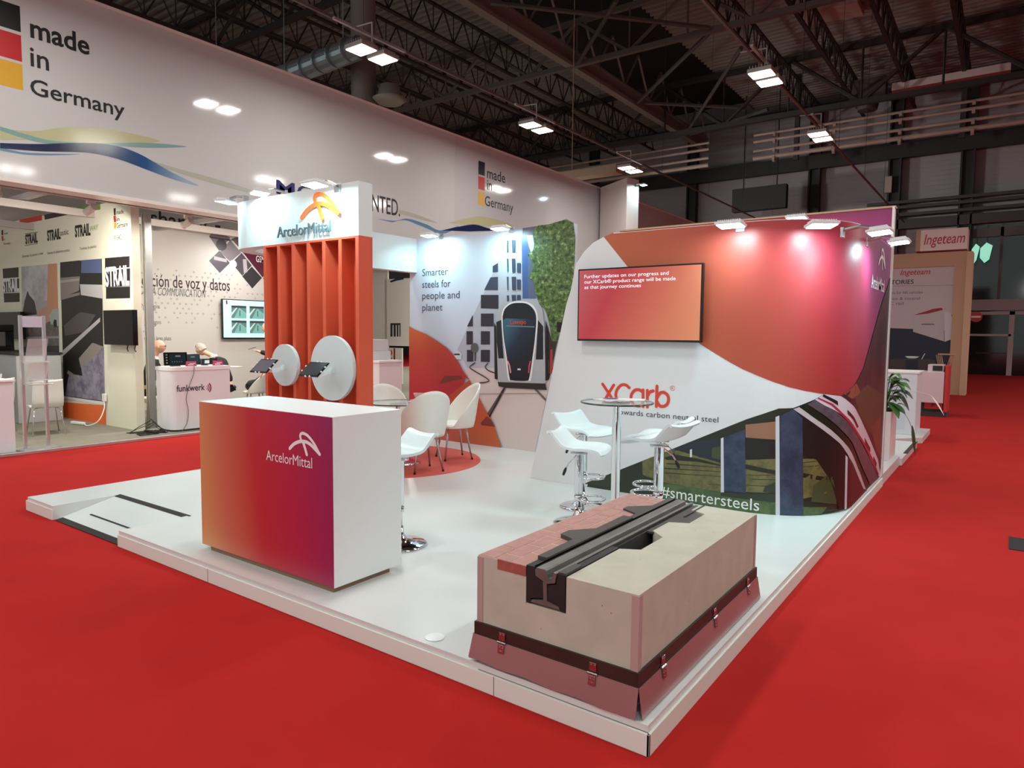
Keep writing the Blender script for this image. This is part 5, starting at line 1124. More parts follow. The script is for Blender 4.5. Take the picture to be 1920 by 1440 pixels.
NV = mat('ink_slate', (64, 74, 90), .5)
a = [(-7.026,2.504),(-6.528,2.483),(-7.026,2.333),(-6.477,2.316),(-7.026,2.169),(-6.308,2.153),(-7.026,1.997),(-6.628,1.993)]
for k, s_ in enumerate(('Smarter', 'steels for', 'people and', 'planet')):
    text('lettering', s_, Y, a[2*k][0], a[2*k][1], .105, a[2*k+1][0]-a[2*k][0], NV, t)
q = [(-5.91,0.362),(-5.833,0.279)]
bm = B(); box(bm, q[0][0], q[1][0], SYW-.012, SYW-.002, q[1][1], q[0][1], bev=.003); o = mk('socket_plate', bm, WHITE, t)
bm = B(); prism(bm, circ((q[0][0]+q[1][0])/2, (q[0][1]+q[1][1])/2, .018, 20), SYW-.016, SYW-.012, axis='y'); mk('socket', bm, mat('socket_grey', (120, 120, 110), .5), o)

# white ribbon header that runs from the photo wall and curls over the tower
t = thing('ribbon_header', 'white curved ribbon header with raised ArcelorMittal logo above the orange tower', 'sign', (0, 0, 0))
RZ0, RZ1 = 2.56, 3.05
R0 = (-6.50, 4.83 + .13)
R0 = (-6.62, 4.84); rr = .52
outer = [(-4.87, 4.32), (R0[0], 4.32)]+[(R0[0]-rr*math.sin(PI/2*k/12), R0[1]-rr*math.cos(PI/2*k/12)) for k in range(1, 13)]+[(-7.18, 5.2), (-7.28, 5.9), (-7.28, 7.449)]
inner = [(-7.134, 7.449), (-7.134, 5.9), (-7.03, 5.2), (-6.98, R0[1])]+[(R0[0]-(rr-.17)*math.cos(PI/2*k/12), R0[1]-(rr-.17)*math.sin(PI/2*k/12)) for k in range(1, 13)]+[(-4.87, 4.49)]
RIB = mat('ribbon_white', (214, 222, 222), .45)
bm = B(); prism(bm, outer+inner, RZ0, RZ1); mk('ribbon', bm, RIB, t)
FR = fr_y(4.32)
a = [(-5.651,2.776),(-5.116,2.821)]
o = amlogo(FR, a[0][0], a[0][1]-.0, a[1][0]-a[0][0], mat('logo_orange', (250, 110, 40), .35), t, ext=.012, off=.022)
a = [(-6.047,2.63),(-5.225,2.604)]
text('lettering', 'ArcelorMittal', FR, a[0][0], (a[0][1]+a[1][1])/2, .11, a[1][0]-a[0][0], mat('letter_steel', (96, 106, 112), .35, .3), t, ext=.012, off=.022)

# orange slatted tower
t = thing('slatted_tower', 'tall orange tower with deep vertical slats under the ribbon header', 'tower', (0, 0, 0))
bm = B(); box(bm, -6.33, -4.87, 4.47, 4.49, HP, RZ0); mk('back_panel', bm, ORANGE, t)
bm = B(); box(bm, -6.33, -4.87, 4.32, 4.47, RZ0-.02, RZ0-.001); mk('top_board', bm, ORANGE, t)
for k in range(7):
    x = -6.33+k*(1.46-.045)/6
    bm = B(); box(bm, x, x+(.045 if k < 6 else .045), 4.32, 4.47, HP, RZ0-.02, bev=.002); mk('slat', bm, ORANGE, t)
DISC = mat('disc_white', (204, 208, 208), .35)
for k, (x, z, r, l) in enumerate(((-5.95, 1.335, .212, 'small'), (-5.22, 1.33, .31, 'large'))):
    bm = B(); prism(bm, circ(x, z, r, 64), 4.28, 4.318, axis='y'); mk('round_panel', bm, DISC, t, label=l+' white round panel')
    u = thing('tablet_holder', 'black tablet in clear holder in front of the '+l+' white round panel', 'tablet', (x, 4.05, z))
    M = Matrix.Translation((.075 if k else .04, -.03, -.0)) @ Matrix.Rotation(math.radians(42), 4, 'X')
    bm = B(); obox(bm, M, .27, .185, .012, bev=.004); mk('tablet', bm, BLACKG, u)
    bm = B(); obox(bm, M @ Matrix.Translation((0, 0, .0068)), .24, .155, .001); sc = mk('screen', bm, mat('tablet_screen_%d' % k, ((74, 62, 74), (44, 42, 46))[k], .15, emit=.25), u)
    bm = B()
    for cx, cy in ((-.03, .093), (.03, .093), (-.03, -.093), (.03, -.093), (-.136, .03), (-.136, -.03), (.136, .03), (.136, -.03)): obox(bm, M @ Matrix.Translation((cx, cy, .004)), .014, .014, .018, bev=.003)
    mk('clip', bm, glass('clip_clear', (240, 244, 244), .1, .8), u)
    bm = B(); tube(bm, smooth_path([(-.02 if k == 0 else .03, .0, -.02), (.0, .1, -.05), (.01, .2, -.03), (.01, .225, .0)], 6), .022, 10); lathe(bm, [(0, -.012), (.07, -.012), (.07, 0), (0, 0)], 24) if False else None
    mk('arm', bm, glass('arm_clear', (235, 240, 240), .05, .22), u)
    bm = B(); prism(bm, circ(.01, 0, .055, 24), .222, .229, axis='y'); mk('mount_plate', bm, glass('arm_clear', (235, 240, 240), .05, .22), u)

# welcome counter with gradient front -------------------------------------
t = thing('reception_counter', 'white counter with orange to purple gradient front and ArcelorMittal logo', 'counter', (0, 0, 0))
cx0, cx1, cy0, cy1, cz0, cz1 = -4.602, -3.167, 2.606, 3.160, .155, 1.180
bm = B(); box(bm, cx0, cx1, cy0, cy1, cz0, cz1, bev=.003); mk('body', bm, WHITE, t)
bm = B(); box(bm, cx0+.09, cx1-.02, cy0+.012, cy1-.09, HP, cz0); mk('plinth', bm, mat('plinth_brown', (128, 98, 78), .5), t)
CG = ramp_mat('counter_gradient', [(0, (212, 148, 98)), (.18, (204, 110, 84)), (.45, (190, 44, 52)), (.7, (180, 34, 68)), (1, (146, 34, 90))], (cx0, .75), (cx1, .98), .35)
decal('front_print', fr_y(cy0), [(rect(cx0+.002, cx1-.004, cz0+.002, cz1-.004), CG)], t)
a = [(-3.574,0.948),(-3.287,0.985),(-3.819,0.853),(-3.359,0.851),(-3.817,0.912)]
amlogo(fr_y(cy0), a[0][0], a[0][1], a[1][0]-a[0][0], PW, t)
h = a[4][1]-a[2][1]
text('lettering', 'ArcelorMittal', fr_y(cy0), a[2][0], a[2][1], h*1.12, a[3][0]-a[2][0], PW, t)

# flood lamps ---------------------------------------------------------------
FL = mat('flood_lens', (225, 250, 255), .3, emit=12); FB = mat('flood_body', (216, 218, 220), .4)
flood0 = None
def flood(label, loc, rz, group, power=26, tgt=None, arm=.26):
    """lamp on an arm; local -y points away from the wall it hangs on"""
    global flood0
    if flood0 is None:
        t = thing('flood_lamp', label, 'lamp', loc, rz, group)
        M = Matrix.Translation((0, 0, 0)) @ Matrix.Rotation(math.radians(-5), 4, 'X')
        bm = B(); obox(bm, M, .225, .17, .022, bev=.005)
        for k in range(11): obox(bm, M @ Matrix.Translation((-.09+k*.018, .0, .02)), .005, .12, .022)
        hd = mk('lamp_head', bm, FB, t)
        bm = B(); obox(bm, M @ Matrix.Translation((0, 0, -.014)), .195, .14, .008); mk('lens', bm, FL, hd)
        bm = B(); tube(bm, [(0, .05, .03), (0, .14, .05), (0, arm, .03)], .014, 8); box(bm, -.04, .04, arm-.01, arm+.01, -.03, .05, bev=.004); mk('arm', bm, STEEL, t)
        flood0 = t
    else:
        t = clone(flood0); t.location = loc; t.rotation_euler = (0, 0, rz); t['label'] = label; t['group'] = group
    Mz = Matrix.Rotation(rz, 3, 'Z'); L = Vector(loc); d = Mz @ Vector((0, .26, -1.0))
    area('flood_light', L+Vector((0, 0, -.035)), L+d, .2, .14, power, COOL, PI*.95)
    return t
g1 = 'cold white flood lamps on top of the curved wall'; g2 = 'cold white flood lamps on the ribbon header'; g3 = 'cold white flood lamps on the photo wall'
p = [(-1.94,5.79,2.604),(-1.218,5.79,2.543)]
flood('flood lamp above the right half of the television', p[0], 0, g1, 10)
flood('flood lamp at the bend of the curved wall, biggest of the row', [(-1.271,6,2.575)][0], math.radians(35), g1, 11)
flood('flood lamp above the white star logo, first on the receding side', [(-0.84,5.931,2.478)][0], math.radians(90), g1, 14)
flood('flood lamp beside the cube sign, last on the receding side', [(-0.84,7.038,2.527)][0], math.radians(90), g1, 14)
flood('small flood lamp on the taller back wall just behind the bend', ([(-2.039,8.35,3.03)][0]), 0, g1, 18)
flood('flood lamp at the left end of the ribbon header', [(-7.031,4.353,3.09)][0], math.radians(-75), g2, 14)
flood('flood lamp in front of the ribbon curl', [(-6.287,4.262,3.09)][0], math.radians(-22), g2, 15)
flood('flood lamp in front of the raised star logo', [(-5.143,4.05,3.003)][0], 0, g2, 18)
flood('flood lamp above the Smarter steels slogan', [(-6.648,7.19,3.039)][0], 0, g3, 9)
flood('flood lamp beside the top of the tram photo', [(-5.416,7.19,3.035)][0], 0, g3, 9)
flood('lone flood lamp hanging on the tall screen fin', (-8.88, 18.75, 6.05), math.radians(90), 'fin lamp', 10)

# ------------------------------------------------------------------ furniture on the platform
t = thing('round_table', 'low glass-topped round table among the tub chairs', 'table', (-5.85, 5.78, HP))
GT = glass('table_glass', (205, 220, 218), .03, .35)
bm = B(); lathe(bm, [(0, .715), (.36, .715), (.37, .722), (.36, .73), (0, .73)], 48); mk('tabletop', bm, GT, t)
bm = B(); tube(bm, [(.368*math.cos(2*PI*k/60), .368*math.sin(2*PI*k/60), .722) for k in range(60)], .007, 6, closed=True); mk('rim', bm, mat('glass_edge', (40, 60, 56), .2), t)
bm = B(); lathe(bm, [(.028, .03), (.028, .71)], 20); lathe(bm, [(0, .70), (.1, .70), (.1, .714), (0, .714)], 24); mk('column', bm, CHROME, t, smooth=True)
bm = B(); lathe(bm, [(0, .004), (.27, .004), (.275, .012), (.2, .022), (.04, .035), (0, .035)], 48); mk('foot', bm, CHROME, t, smooth=True)
t = thing('leaflet_holder', 'small stack of leaflets on the low round glass table', 'leaflets', (-5.68, 5.95, HP+.732), .5)
bm = B(); 
for k in range(4): obox(bm, Matrix.Translation((k*.012, k*.006, .004+k*.006)) @ Matrix.Rotation(k*.25, 4, 'Z'), .21, .15, .005)
mk('sheet', bm, mat('paper_pink', (226, 204, 206), .5), t)
bm = B(); obox(bm, Matrix.Translation((.02, .04, .07)) @ Matrix.Rotation(.9, 4, 'X'), .16, .003, .12); mk('acrylic_holder', bm, AC, t)
g = 'white tub chairs on the coral rug'
tub_chair('white tub chair with its rounded back turned to the viewer', (-5.30, 5.62, HP+.004), math.radians(68), g, H=.92, hs=.45)
tub_chair('white tub chair at right of the rug, nearest to the tram photo', (-5.52, 6.42, HP+.004), math.radians(150), g, H=.93, hs=.45)
tub_chair('white tub chair at left, facing the viewer behind the glass table', (-6.38, 6.10, HP+.004), math.radians(-125), g, H=.88, hs=.45)
# bar table
t = thing('bar_table', 'tall chrome bar table with clear round glass top', 'table', (-2.2, 4.30, HP))
bm = B(); lathe(bm, [(0, 1.075), (.245, 1.075), (.252, 1.082), (.245, 1.09), (0, 1.09)], 56); mk('tabletop', bm, GT, t)
bm = B(); tube(bm, [(.25*math.cos(2*PI*k/64), .25*math.sin(2*PI*k/64), 1.080) for k in range(64)], .006, 6, closed=True); mk('rim', bm, mat('glass_edge', (40, 60, 56), .2), t)
bm = B(); lathe(bm, [(.031, .03), (.031, 1.06), (.09, 1.065), (.09, 1.075), (0, 1.075)], 24); mk('column', bm, CHROME, t, smooth=True)
bm = B(); lathe(bm, [(0, .0), (.215, 0), (.22, .01), (.17, .02), (.035, .03), (0, .03)], 48); mk('foot', bm, CHROME, t, smooth=True)
t = thing('leaflets', 'fan of printed leaflets lying on the bar table', 'leaflets', (-2.2, 4.30, HP+1.091))
bm = B()
for k in range(5): obox(bm, Matrix.Translation((-.06+k*.035, .01*k, .003+k*.002)) @ Matrix.Rotation(.2*k-.4, 4, 'Z'), .2, .14, .002)
mk('sheet', bm, mat('paper_white', (228, 220, 224), .5), t)
bm = B(); obox(bm, Matrix.Translation((-.05, 0, .014)) @ Matrix.Rotation(.3, 4, 'Z'), .1, .05, .002); mk('cover_picture', bm, mat('cover_blue', (70, 80, 150), .5), t)
# bar stools
SW = mat('stool_white', (225, 238, 240), .25)
stool0 = {}
def bar_stool(label, loc, rz, seat_z, g='white bar stools with chrome columns'):
    t = thing('bar_stool', label, 'stool', loc, rz, g)
    bm = B(); prof = smooth_path([(.215, -.035), (.19, -.012), (.12, .0), (.0, .0), (-.09, .018), (-.15, .075), (-.195, .125), (-.215, .118)], 5)
    rows = []
    for (y, z) in prof: rows.append([bm.verts.new((x*.2*(1-.1*max(0, -y*3)), y, seat_z+z+.018*x*x)) for x in (-1, -.75, -.4, 0, .4, .75, 1)])
    for A, Bq in zip(rows, rows[1:]):
        for k in range(6): bm.faces.new((A[k], A[k+1], Bq[k+1], Bq[k]))
    o = mk('seat', bm, SW, t, smooth=True); md = o.modifiers.new('s', 'SOLIDIFY'); md.thickness = .022; md.offset = -1; b = o.modifiers.new('b', 'BEVEL'); b.width = .008; b.segments = 3; b.limit_method = 'ANGLE'
    bm = B(); lathe(bm, [(0, seat_z-.02), (.07, seat_z-.022), (.07, seat_z-.035), (.036, seat_z-.04), (.036, seat_z-.36), (.030, seat_z-.37), (0, seat_z-.37)], 24); mk('sleeve', bm, CHROME, t, smooth=True)
    bm = B(); lathe(bm, [(0, .03), (.024, .03), (.024, seat_z-.3)], 20); mk('gas_lift', bm, CHROME, t, smooth=True)
    bm = B(); lathe(bm, [(0, 0), (.20, 0), (.205, .008), (.19, .016), (.12, .024), (.06, .045), (.034, .09), (.028, .14), (0, .14)], 48); mk('foot', bm, CHROME, t, smooth=True)
    bm = B(); z = seat_z-.40
    tube(bm, [(.115*math.cos(2*PI*k/40), .11+.105*math.sin(2*PI*k/40), z) for k in range(40)], .010, 10, closed=True); lathe(bm, [(.033, z-.02), (.036, z-.018), (.036, z+.018), (.033, z+.02)], 20); mk('foot_ring', bm, CHROME, t, smooth=True)
    bm = B(); tube(bm, [(.03, -.02, seat_z-.05), (.08, -.06, seat_z-.10), (.10, -.08, seat_z-.14)], .005, 6); l = mk('lever', bm, CHROME, t)
    bm = B(); tube(bm, [(.10, -.08, seat_z-.14), (.108, -.088, seat_z-.165), (.118, -.098, seat_z-.20)], .011, 8, rs=[.008, .013, .010]); mk('lever_grip', bm, BLACK, l, smooth=True)
    return t
bar_stool('front left bar stool, lower of the two left white seats', (-2.80, 4.82, HP), math.radians(-75), .615)
bar_stool('rear left bar stool, higher seat with round foot plate in view', (-3.05, 5.32, HP), math.radians(-100), .69)
bar_stool('front right bar stool, lower of the two right white seats', (-2.06, 4.72, HP), math.radians(80), .765)
bar_stool('rear right bar stool, higher seat before the grey slogan line', (-2.27, 5.22, HP), math.radians(95), .72)
bar_stool('bar stool standing behind the right end of the gradient counter', (-3.55, 3.52, HP), math.radians(165), .665)

# ================================================================== CONCRETE RAIL SAMPLE
bx0, bx1, by0, by1, bz0, bz1 = -1.975, -1.150, 2.475, 4.05, .312, .632
t = thing('rail_sample_block', 'concrete track sample block with embedded rail standing on the platform corner', 'block', (0, 0, 0))
def stone(name, c, bumpy=.25):
    m = mat(name, c, .85, noise=.07, nscale=7, spec=.2)
    nt = m.node_tree; b = nt.nodes['Principled BSDF']; tc = nt.nodes.new('ShaderNodeTexCoord'); v = nt.nodes.new('ShaderNodeTexVoronoi'); v.inputs['Scale'].default_value = 16
    cr = nt.nodes.new('ShaderNodeValToRGB'); cr.color_ramp.elements[0].position = .03; cr.color_ramp.elements[1].position = .055
    cr.color_ramp.elements[0].color = (.25, .25, .25, 1)
    nt.links.new(tc.outputs['Object'], v.inputs['Vector']); nt.links.new(v.outputs['Distance'], cr.inputs[0])
    mx = nt.nodes.new('ShaderNodeVectorMath'); mx.operation = 'MULTIPLY'
    src = b.inputs['Base Color'].links[0].from_socket; nt.links.new(src, mx.inputs[0]); nt.links.new(cr.outputs[0], mx.inputs[1]); nt.links.new(mx.outputs[0], b.inputs['Base Color'])
    return m
CON = stone('raw_concrete', (189, 184, 170)); PAVE = mat('pave_pink', (178, 134, 126), .85, noise=.08, nscale=14, bump=.3)
q = [(-1.665,0.633),(-1.456,0.633),(-1.469,0.478),(-1.66,0.469)]
sl, sr = -1.700, -1.490
sb_ = .47
print('slot', q)
px0, px1 = sr-.001, sr+.11           # pocket cut right of the slot
bm = B()
# left half, right half with the pocket notches, and the floor of the slot
prism(bm, [(bx0, bz0), (sl, bz0), (sl, bz1), (bx0, bz1)], by0, by1, axis='y')
prism(bm, [(sl, bz0), (sr, bz0), (sr, sb_), (sl, sb_)], by0, by1, axis='y')
N1, N2 = (3.02, 3.30), (3.62, 3.86)
poly = [(sr, by0), (bx1, by0), (bx1, by1), (sr, by1), (sr, N2[1]+.05), (sr+.10, N2[1]), (sr+.10, N2[0]), (sr, N2[0]-.05), (sr, N1[1]+.06), (sr+.09, N1[1]-.02), (sr+.09, N1[0]), (sr, N1[0]-.05)]
prism(bm, poly, bz0+.12, bz1)
box(bm, sr, bx1, by0, by1, bz0, bz0+.12)
mk('concrete_body', bm, CON, t)
# pinkish stamped paving on the left
bm = B(); rg = random.Random(2)
edge = sl-.0
rows_ = 6; L = (by1-by0)/10
W = (edge-(bx0+.005))
colw = W/3
for c in range(3):
    y = by0+.004+(c % 2)*(-.08)
    while y < by1-.01:
        y1_ = min(y+.172, by1-.004); y0_ = max(y, by0+.004)
        xa, xb = bx0+.006+c*colw, bx0+.006+(c+1)*colw-.004
        if c == 2: xb = edge-.006
        if y1_-y0_ > .02: box(bm, xa, xb, y0_, y1_-.004, bz1, bz1+.004+rg.uniform(0, .0015), bev=.0025)
        y += .176
mk('paving', bm, PAVE, t)
bm = B(); box(bm, bx0+.001, sl, by0+.001, by1-.001, bz1, bz1+.0025); mk('paving_joint', bm, mat('pave_joint', (206, 176, 164), .9), t)
bm = B(); box(bm, bx0+.115, sl, by0-.003, by0+.002, bz1-.042, bz1+.004); mk('red_edge', bm, mat('red_clay', (158, 84, 74), .85, noise=.15, nscale=20), t)
for (x, y, sx_) in ((bx0, by0, 1), (bx1, by0, -1), (bx1, by1, -1)):
    bm = B(); box(bm, min(x-.003*sx_, x+.03*sx_), max(x-.003*sx_, x+.03*sx_), (y-.003 if y == by0 else y-.03), (y+.03 if y == by0 else y+.003), bz0, bz1-.006)
    mk('corner_angle', bm, mat('corner_pink', (178, 150, 146), .7, noise=.04, nscale=8), t)
# steel band and rusty skirt
bm = B(); o_ = .012
prism(bm, [(bx0-o_, by0-o_), (bx1+o_, by0-o_), (bx1+o_, by1+o_), (bx0-o_, by1+o_)], .254, bz0+.002); mk('steel_band', bm, mat('band_brown', (52, 36, 30), .45, noise=.25, nscale=10), t)
SK = mat('skirt_sheet', (172, 140, 142), .33, .5, noise=.06, nscale=3)
bm = B(); a = .014; b_ = .03
def quad(p): bm.faces.new([bm.verts.new(v) for v in p])
zt, zb = .256, HP+.004
n = 16
def strip(p0, p1, q0, q1):
    top = [Vector(p0).lerp(Vector(p1), k/n) for k in range(n+1)]; bot = [Vector(q0).lerp(Vector(q1), k/n)+Vector((0, 0, .004*math.sin(k*1.3))) for k in range(n+1)]
    tv = [bm.verts.new(v) for v in top]; bv = [bm.verts.new(v) for v in bot]
    for k in range(n): bm.faces.new((tv[k], tv[k+1], bv[k+1], bv[k]))
strip((bx0-a, by0-a, zt), (bx1+a, by0-a, zt), (bx0-b_, by0-b_, zb+.012), (bx1+b_-.02, by0-b_, zb))
strip((bx1+a, by0-a, zt), (bx1+a, by1+a, zt), (bx1+b_, by0-b_+.02, zb), (bx1+b_, by1+b_, zb))
strip((bx1+a, by1+a, zt), (bx0-a, by1+a, zt), (bx1+b_, by1+b_, zb), (bx0-b_, by1+b_, zb))
strip((bx0-a, by1+a, zt), (bx0-a, by0-a, zt), (bx0-b_, by1+b_, zb), (bx0-b_, by0-b_, zb+.012))
o = mk('sheet_skirt', bm, SK, t); md = o.modifiers.new('s', 'SOLIDIFY'); md.thickness = .003
HG = mat('hinge_steel', (180, 170, 170), .25, 1)
for (x, y, d) in ((bx0+.155, by0-.016, 0), (bx0+.63, by0-.016, 0), (bx1+.016, by0+.22, 1), (bx1+.016, by0+.86, 1), (bx1+.016, by0+1.40, 1)):
    bm = B()
    obox(bm, Matrix.Translation((0, 0, .028)), .034, .004, .036, bev=.001); obox(bm, Matrix.Translation((0, -.009, -.028)) @ Matrix.Rotation(-.14, 4, 'X'), .034, .004, .040, bev=.001)
    bar(bm, (-.024, -.003, 0), (.024, -.003, 0), .006, 10)
    for sx_ in (-.009, .009): 
        for z, dy in ((.036, 0), (-.022, -.008)): bar(bm, (sx_, -.006+dy, z), (sx_, .0+dy, z), .0035, 8)
    bar(bm, (0, -.017, -.038), (0, -.008, -.038), .004, 8)
    h = mk('hinge', bm, HG, t); h.location = (x, y, .256); h.rotation_euler = (0, 0, d*PI/2)
# rail with rubber chambers
cx = (sl+sr)/2
RAIL = mat('rail_steel', (118, 116, 112), .42, .5, noise=.12, nscale=12); RUB = BLACK
t = thing('grooved_rail', 'dark steel grooved tram rail bedded in the slot of the concrete block', 'rail', (0, 0, 0))
zb = sb_+.012; zt = bz1+.012
prof = [(cx-.075, zb), (cx+.075, zb), (cx+.072, zb+.010), (cx+.010, zb+.024), (cx+.008, zt-.062), (cx+.05, zt-.05), (cx+.058, zt-.006), (cx+.042, zt-.004), (cx+.034, zt-.034), (cx+.014, zt-.036), (cx+.006, zt-.004), (cx-.004, zt), (cx-.046, zt), (cx-.054, zt-.010), (cx-.052, zt-.038), (cx-.012, zt-.054), (cx-.009, zb+.024), (cx-.072, zb+.010)]
bm = B(); prism(bm, prof, by0-.006, by1+.01, axis='y'); mk('rail', bm, RAIL, t)
t = thing('rubber_profile', 'black rubber chamber profiles and toothed plates beside the grooved rail', 'rubber', (0, 0, 0))
bm = B()
prism(bm, [(sl+.003, sb_+.005), (cx-.078, sb_+.005), (cx-.078, zb+.016), (cx-.014, zb+.03), (cx-.014, zt-.06), (cx-.058, zt-.04), (cx-.058, zt+.0), (sl+.003, zt+.0)], by0-.003, by1, axis='y')
mk('inner_profile', bm, RUB, t)
bm = B()
prism(bm, [(sr-.004, sb_+.005), (cx+.078, sb_+.005), (cx+.078, zb+.016), (cx+.013, zb+.03), (cx+.013, zt-.068), (cx+.056, zt-.054), (cx+.064, zt-.008), (sr-.004, zt-.008)], by0-.003, by0+.5, axis='y')
prism(bm, [(sr-.004, sb_+.005), (cx+.078, sb_+.005), (cx+.078, zb+.016), (cx+.013, zb+.03), (cx+.013, zt-.068), (cx+.056, zt-.054), (cx+.064, zt-.02), (sr-.03, zt-.02)], by0+.5, by1, axis='y')
mk('outer_profile', bm, RUB, t)
def plate(name, poly, z, h, m):
    bm = B(); prism(bm, poly, z, z+h); bmesh.ops.recalc_face_normals(bm, faces=bm.faces); return mk(name, bm, m, t)
RG = mat('rubber_grey', (66, 62, 58), .55, noise=.12, nscale=20)
x_ = sl+.045
plate('toothed_plate', [(x_, by0+.10), (x_-.05, by0+.10), (x_-.055, by0+.42), (x_-.15, by0+.46), (x_-.15, by0+.54), (x_-.055, by0+.66), (x_-.06, by0+.98), (x_, by0+.98)], bz1+.004, .022, RG)
plate('toothed_plate', [(x_, by0+.99), (x_-.03, by0+.99), (x_-.04, by0+1.10), (x_-.15, by0+1.16), (x_-.15, by0+1.22), (x_-.04, by0+1.33), (x_-.04, by1), (x_, by1)], bz1+.004, .012, RG)
plate('toothed_plate', [(sr-.03, N1[1]+.05), (sr+.012, N1[1]+.05), (sr+.0, N2[0]-.07), (sr+.095, N2[0]+.02), (sr+.095, N2[1]-.02), (sr+.0, N2[1]+.04), (sr-.0, by1), (sr-.03, by1)], bz1-.016, .012, RG)
plate('flange_strip', [(cx+.064, by0), (sr-.004, by0), (sr-.004, by0+.14), (cx+.064, by0+.14)], zt-.008, .01, RG)
plate('flange_strip', [(x_+.002, by0-.002), (cx-.058, by0-.002), (cx-.058, by1), (x_+.002, by1)], zt-.001, .006, RG)
plate('groove_wire', [(sr+.02, by1-.32), (sr+.03, by1-.32), (sr+.03, by1), (sr+.02, by1)], bz1, .004, RG)

# ================================================================== RIGHT: next stands along the aisle
t = thing('side_platform', 'low white platform with ramp beyond the curved wall along the aisle', 'platform', (0, 0, 0))
bm = B(); box(bm, -4.5, -1.06, 10.2, 12.0, 0, .09); prism(bm, [(-4.5, 12.0), (-1.5, 12.0), (-1.04, 12.6), (-1.04, 13.9), (-4.5, 13.9)], 0, .09); mk('deck', bm, FLOORW, t)
bm = B()
for x0, y0, x1, y1 in ((-1.36, 10.6, -1.33, 11.7), (-1.1, 10.7, -1.05, 12.0)): box(bm, x0, x1, y0, y1, .09, .096)
mk('grip_strip', bm, DARK, t)
t = thing('planter_box', 'narrow tall white planter box at the far end of the magenta wall', 'planter', (-1.28, 10.0, HP))
bm = B(); box(bm, -.2, .13, -.3, .25, 0, .62, bev=.004); mk('box', bm, mat('planter_white', (228, 214, 214), .5), t)
bm = B(); box(bm, -.19, .12, -.29, .24, .605, .625); mk('soil', bm, mat('soil', (50, 40, 34), .9), t)
t = thing('leafy_plant', 'green broad-leaved plant growing out of the narrow white planter', 'plant', (-1.28, 9.95, HP+.626))
LF = [mat('leaf_%d' % k, c, .4) for k, c in enumerate(((52, 96, 42), (74, 122, 56), (34, 66, 34)))]
rg = random.Random(11)
def leaf(bm, p, d, L, W, droop):
    d = Vector(d).normalized(); sd = d.cross(Vector((0, 0, 1))).normalized(); rows = []
    for k in range(8):
        u = k/7; c = Vector(p)+d*L*u+Vector((0, 0, -droop*u*u*L)); w_ = W*math.sin(PI*min(1, u*.93+.05))**.8*.5
        rows.append((bm.verts.new(c-sd*w_+Vector((0, 0, w_*.3))), bm.verts.new(c), bm.verts.new(c+sd*w_+Vector((0, 0, w_*.3)))))
    for A, Bq in zip(rows, rows[1:]):
        bm.faces.new((A[0], A[1], Bq[1], Bq[0])); bm.faces.new((A[1], A[2], Bq[2], Bq[1]))
bms = [B(), B(), B()]; st = B()
for k in range(64):
    a = rg.uniform(0, 2*PI); e = rg.uniform(-.2, 1.2); h = rg.uniform(.02, .42); r = rg.uniform(0, .16)
    p = (r*math.cos(a), r*math.sin(a), h); tube(st, [(r*.2*math.cos(a), r*.2*math.sin(a), 0), p], .004, 5)
    leaf(bms[k % 3], p, (math.cos(a), math.sin(a), e), rg.uniform(.18, .32), rg.uniform(.07, .11), rg.uniform(.3, .9))
tube(st, smooth_path([(.05, 0, .0), (.16, .15, .02), (.26, .25, -.12), (.31, .3, -.26)], 6), .003, 5); leaf(bms[2], (.31, .3, -.22), (.15, -.05, -1), .34, .10, .1)
for b_, m_ in zip(bms, LF): mk('foliage', b_, m_, t, smooth=True)
mk('stem', st, mat('stem_green', (96, 120, 70), .6), t)
bm = B(); leaf(bm, (.52, .1, .2), (.5, -.1, -.7), .26, .06, .1); tube(bm, smooth_path([(.05, 0, .05), (.3, .05, .24), (.52, .1, .2)], 6), .003, 5); mk('pale_bloom', bm, mat('bloom_white', (226, 218, 214), .5), t)
t = thing('aisle_counter', 'white panelled counter behind the plant beside the red aisle', 'counter', (-1.72, 13.2, .09))
bm = B(); box(bm, -.9, .55, -.4, .4, 0, 1.0, bev=.01); mk('body', bm, mat('cold_white', (222, 228, 236), .4), t)
bm = B(); box(bm, -.92, .57, -.42, .42, 1.0, 1.03, bev=.006); mk('top', bm, WHITE2, t)
bm = B(); box(bm, -.8, .4, -.403, -.4, .08, .5); box(bm, -.8, .4, -.403, -.4, .54, .94); mk('panel_line', bm, mat('panel_pale', (206, 216, 228), .4), t)
t = thing('trolley_cabinet', 'pinkish white cabinet with red side on castors beside the aisle', 'cabinet', (-1.27, 17.4, .0))
bm = B(); box(bm, -.24, .20, -.35, .35, .29, .95, bev=.01); mk('body', bm, mat('trolley_white', (214, 198, 204), .4), t)
bm = B(); box(bm, .21, .275, -.35, .35, .1, 1.10, bev=.01); mk('red_side', bm, mat('trolley_red', (198, 50, 52), .4), t)
bm = B(); box(bm, -.12, .17, -.2, .3, .95, 1.10); mk('upper_box', bm, mat('trolley_white', (214, 198, 204), .4), t)
bm = B(); box(bm, -.03, .15, -.21, -.2, .97, 1.08); mk('dark_opening', bm, INK, t)
bm = B(); box(bm, -.26, .27, -.36, .36, .0, .10); 
for x in (-.2, .2): box(bm, x-.03, x+.03, -.03, .03, .1, .29)
mk('castor_base', bm, DARK, t)
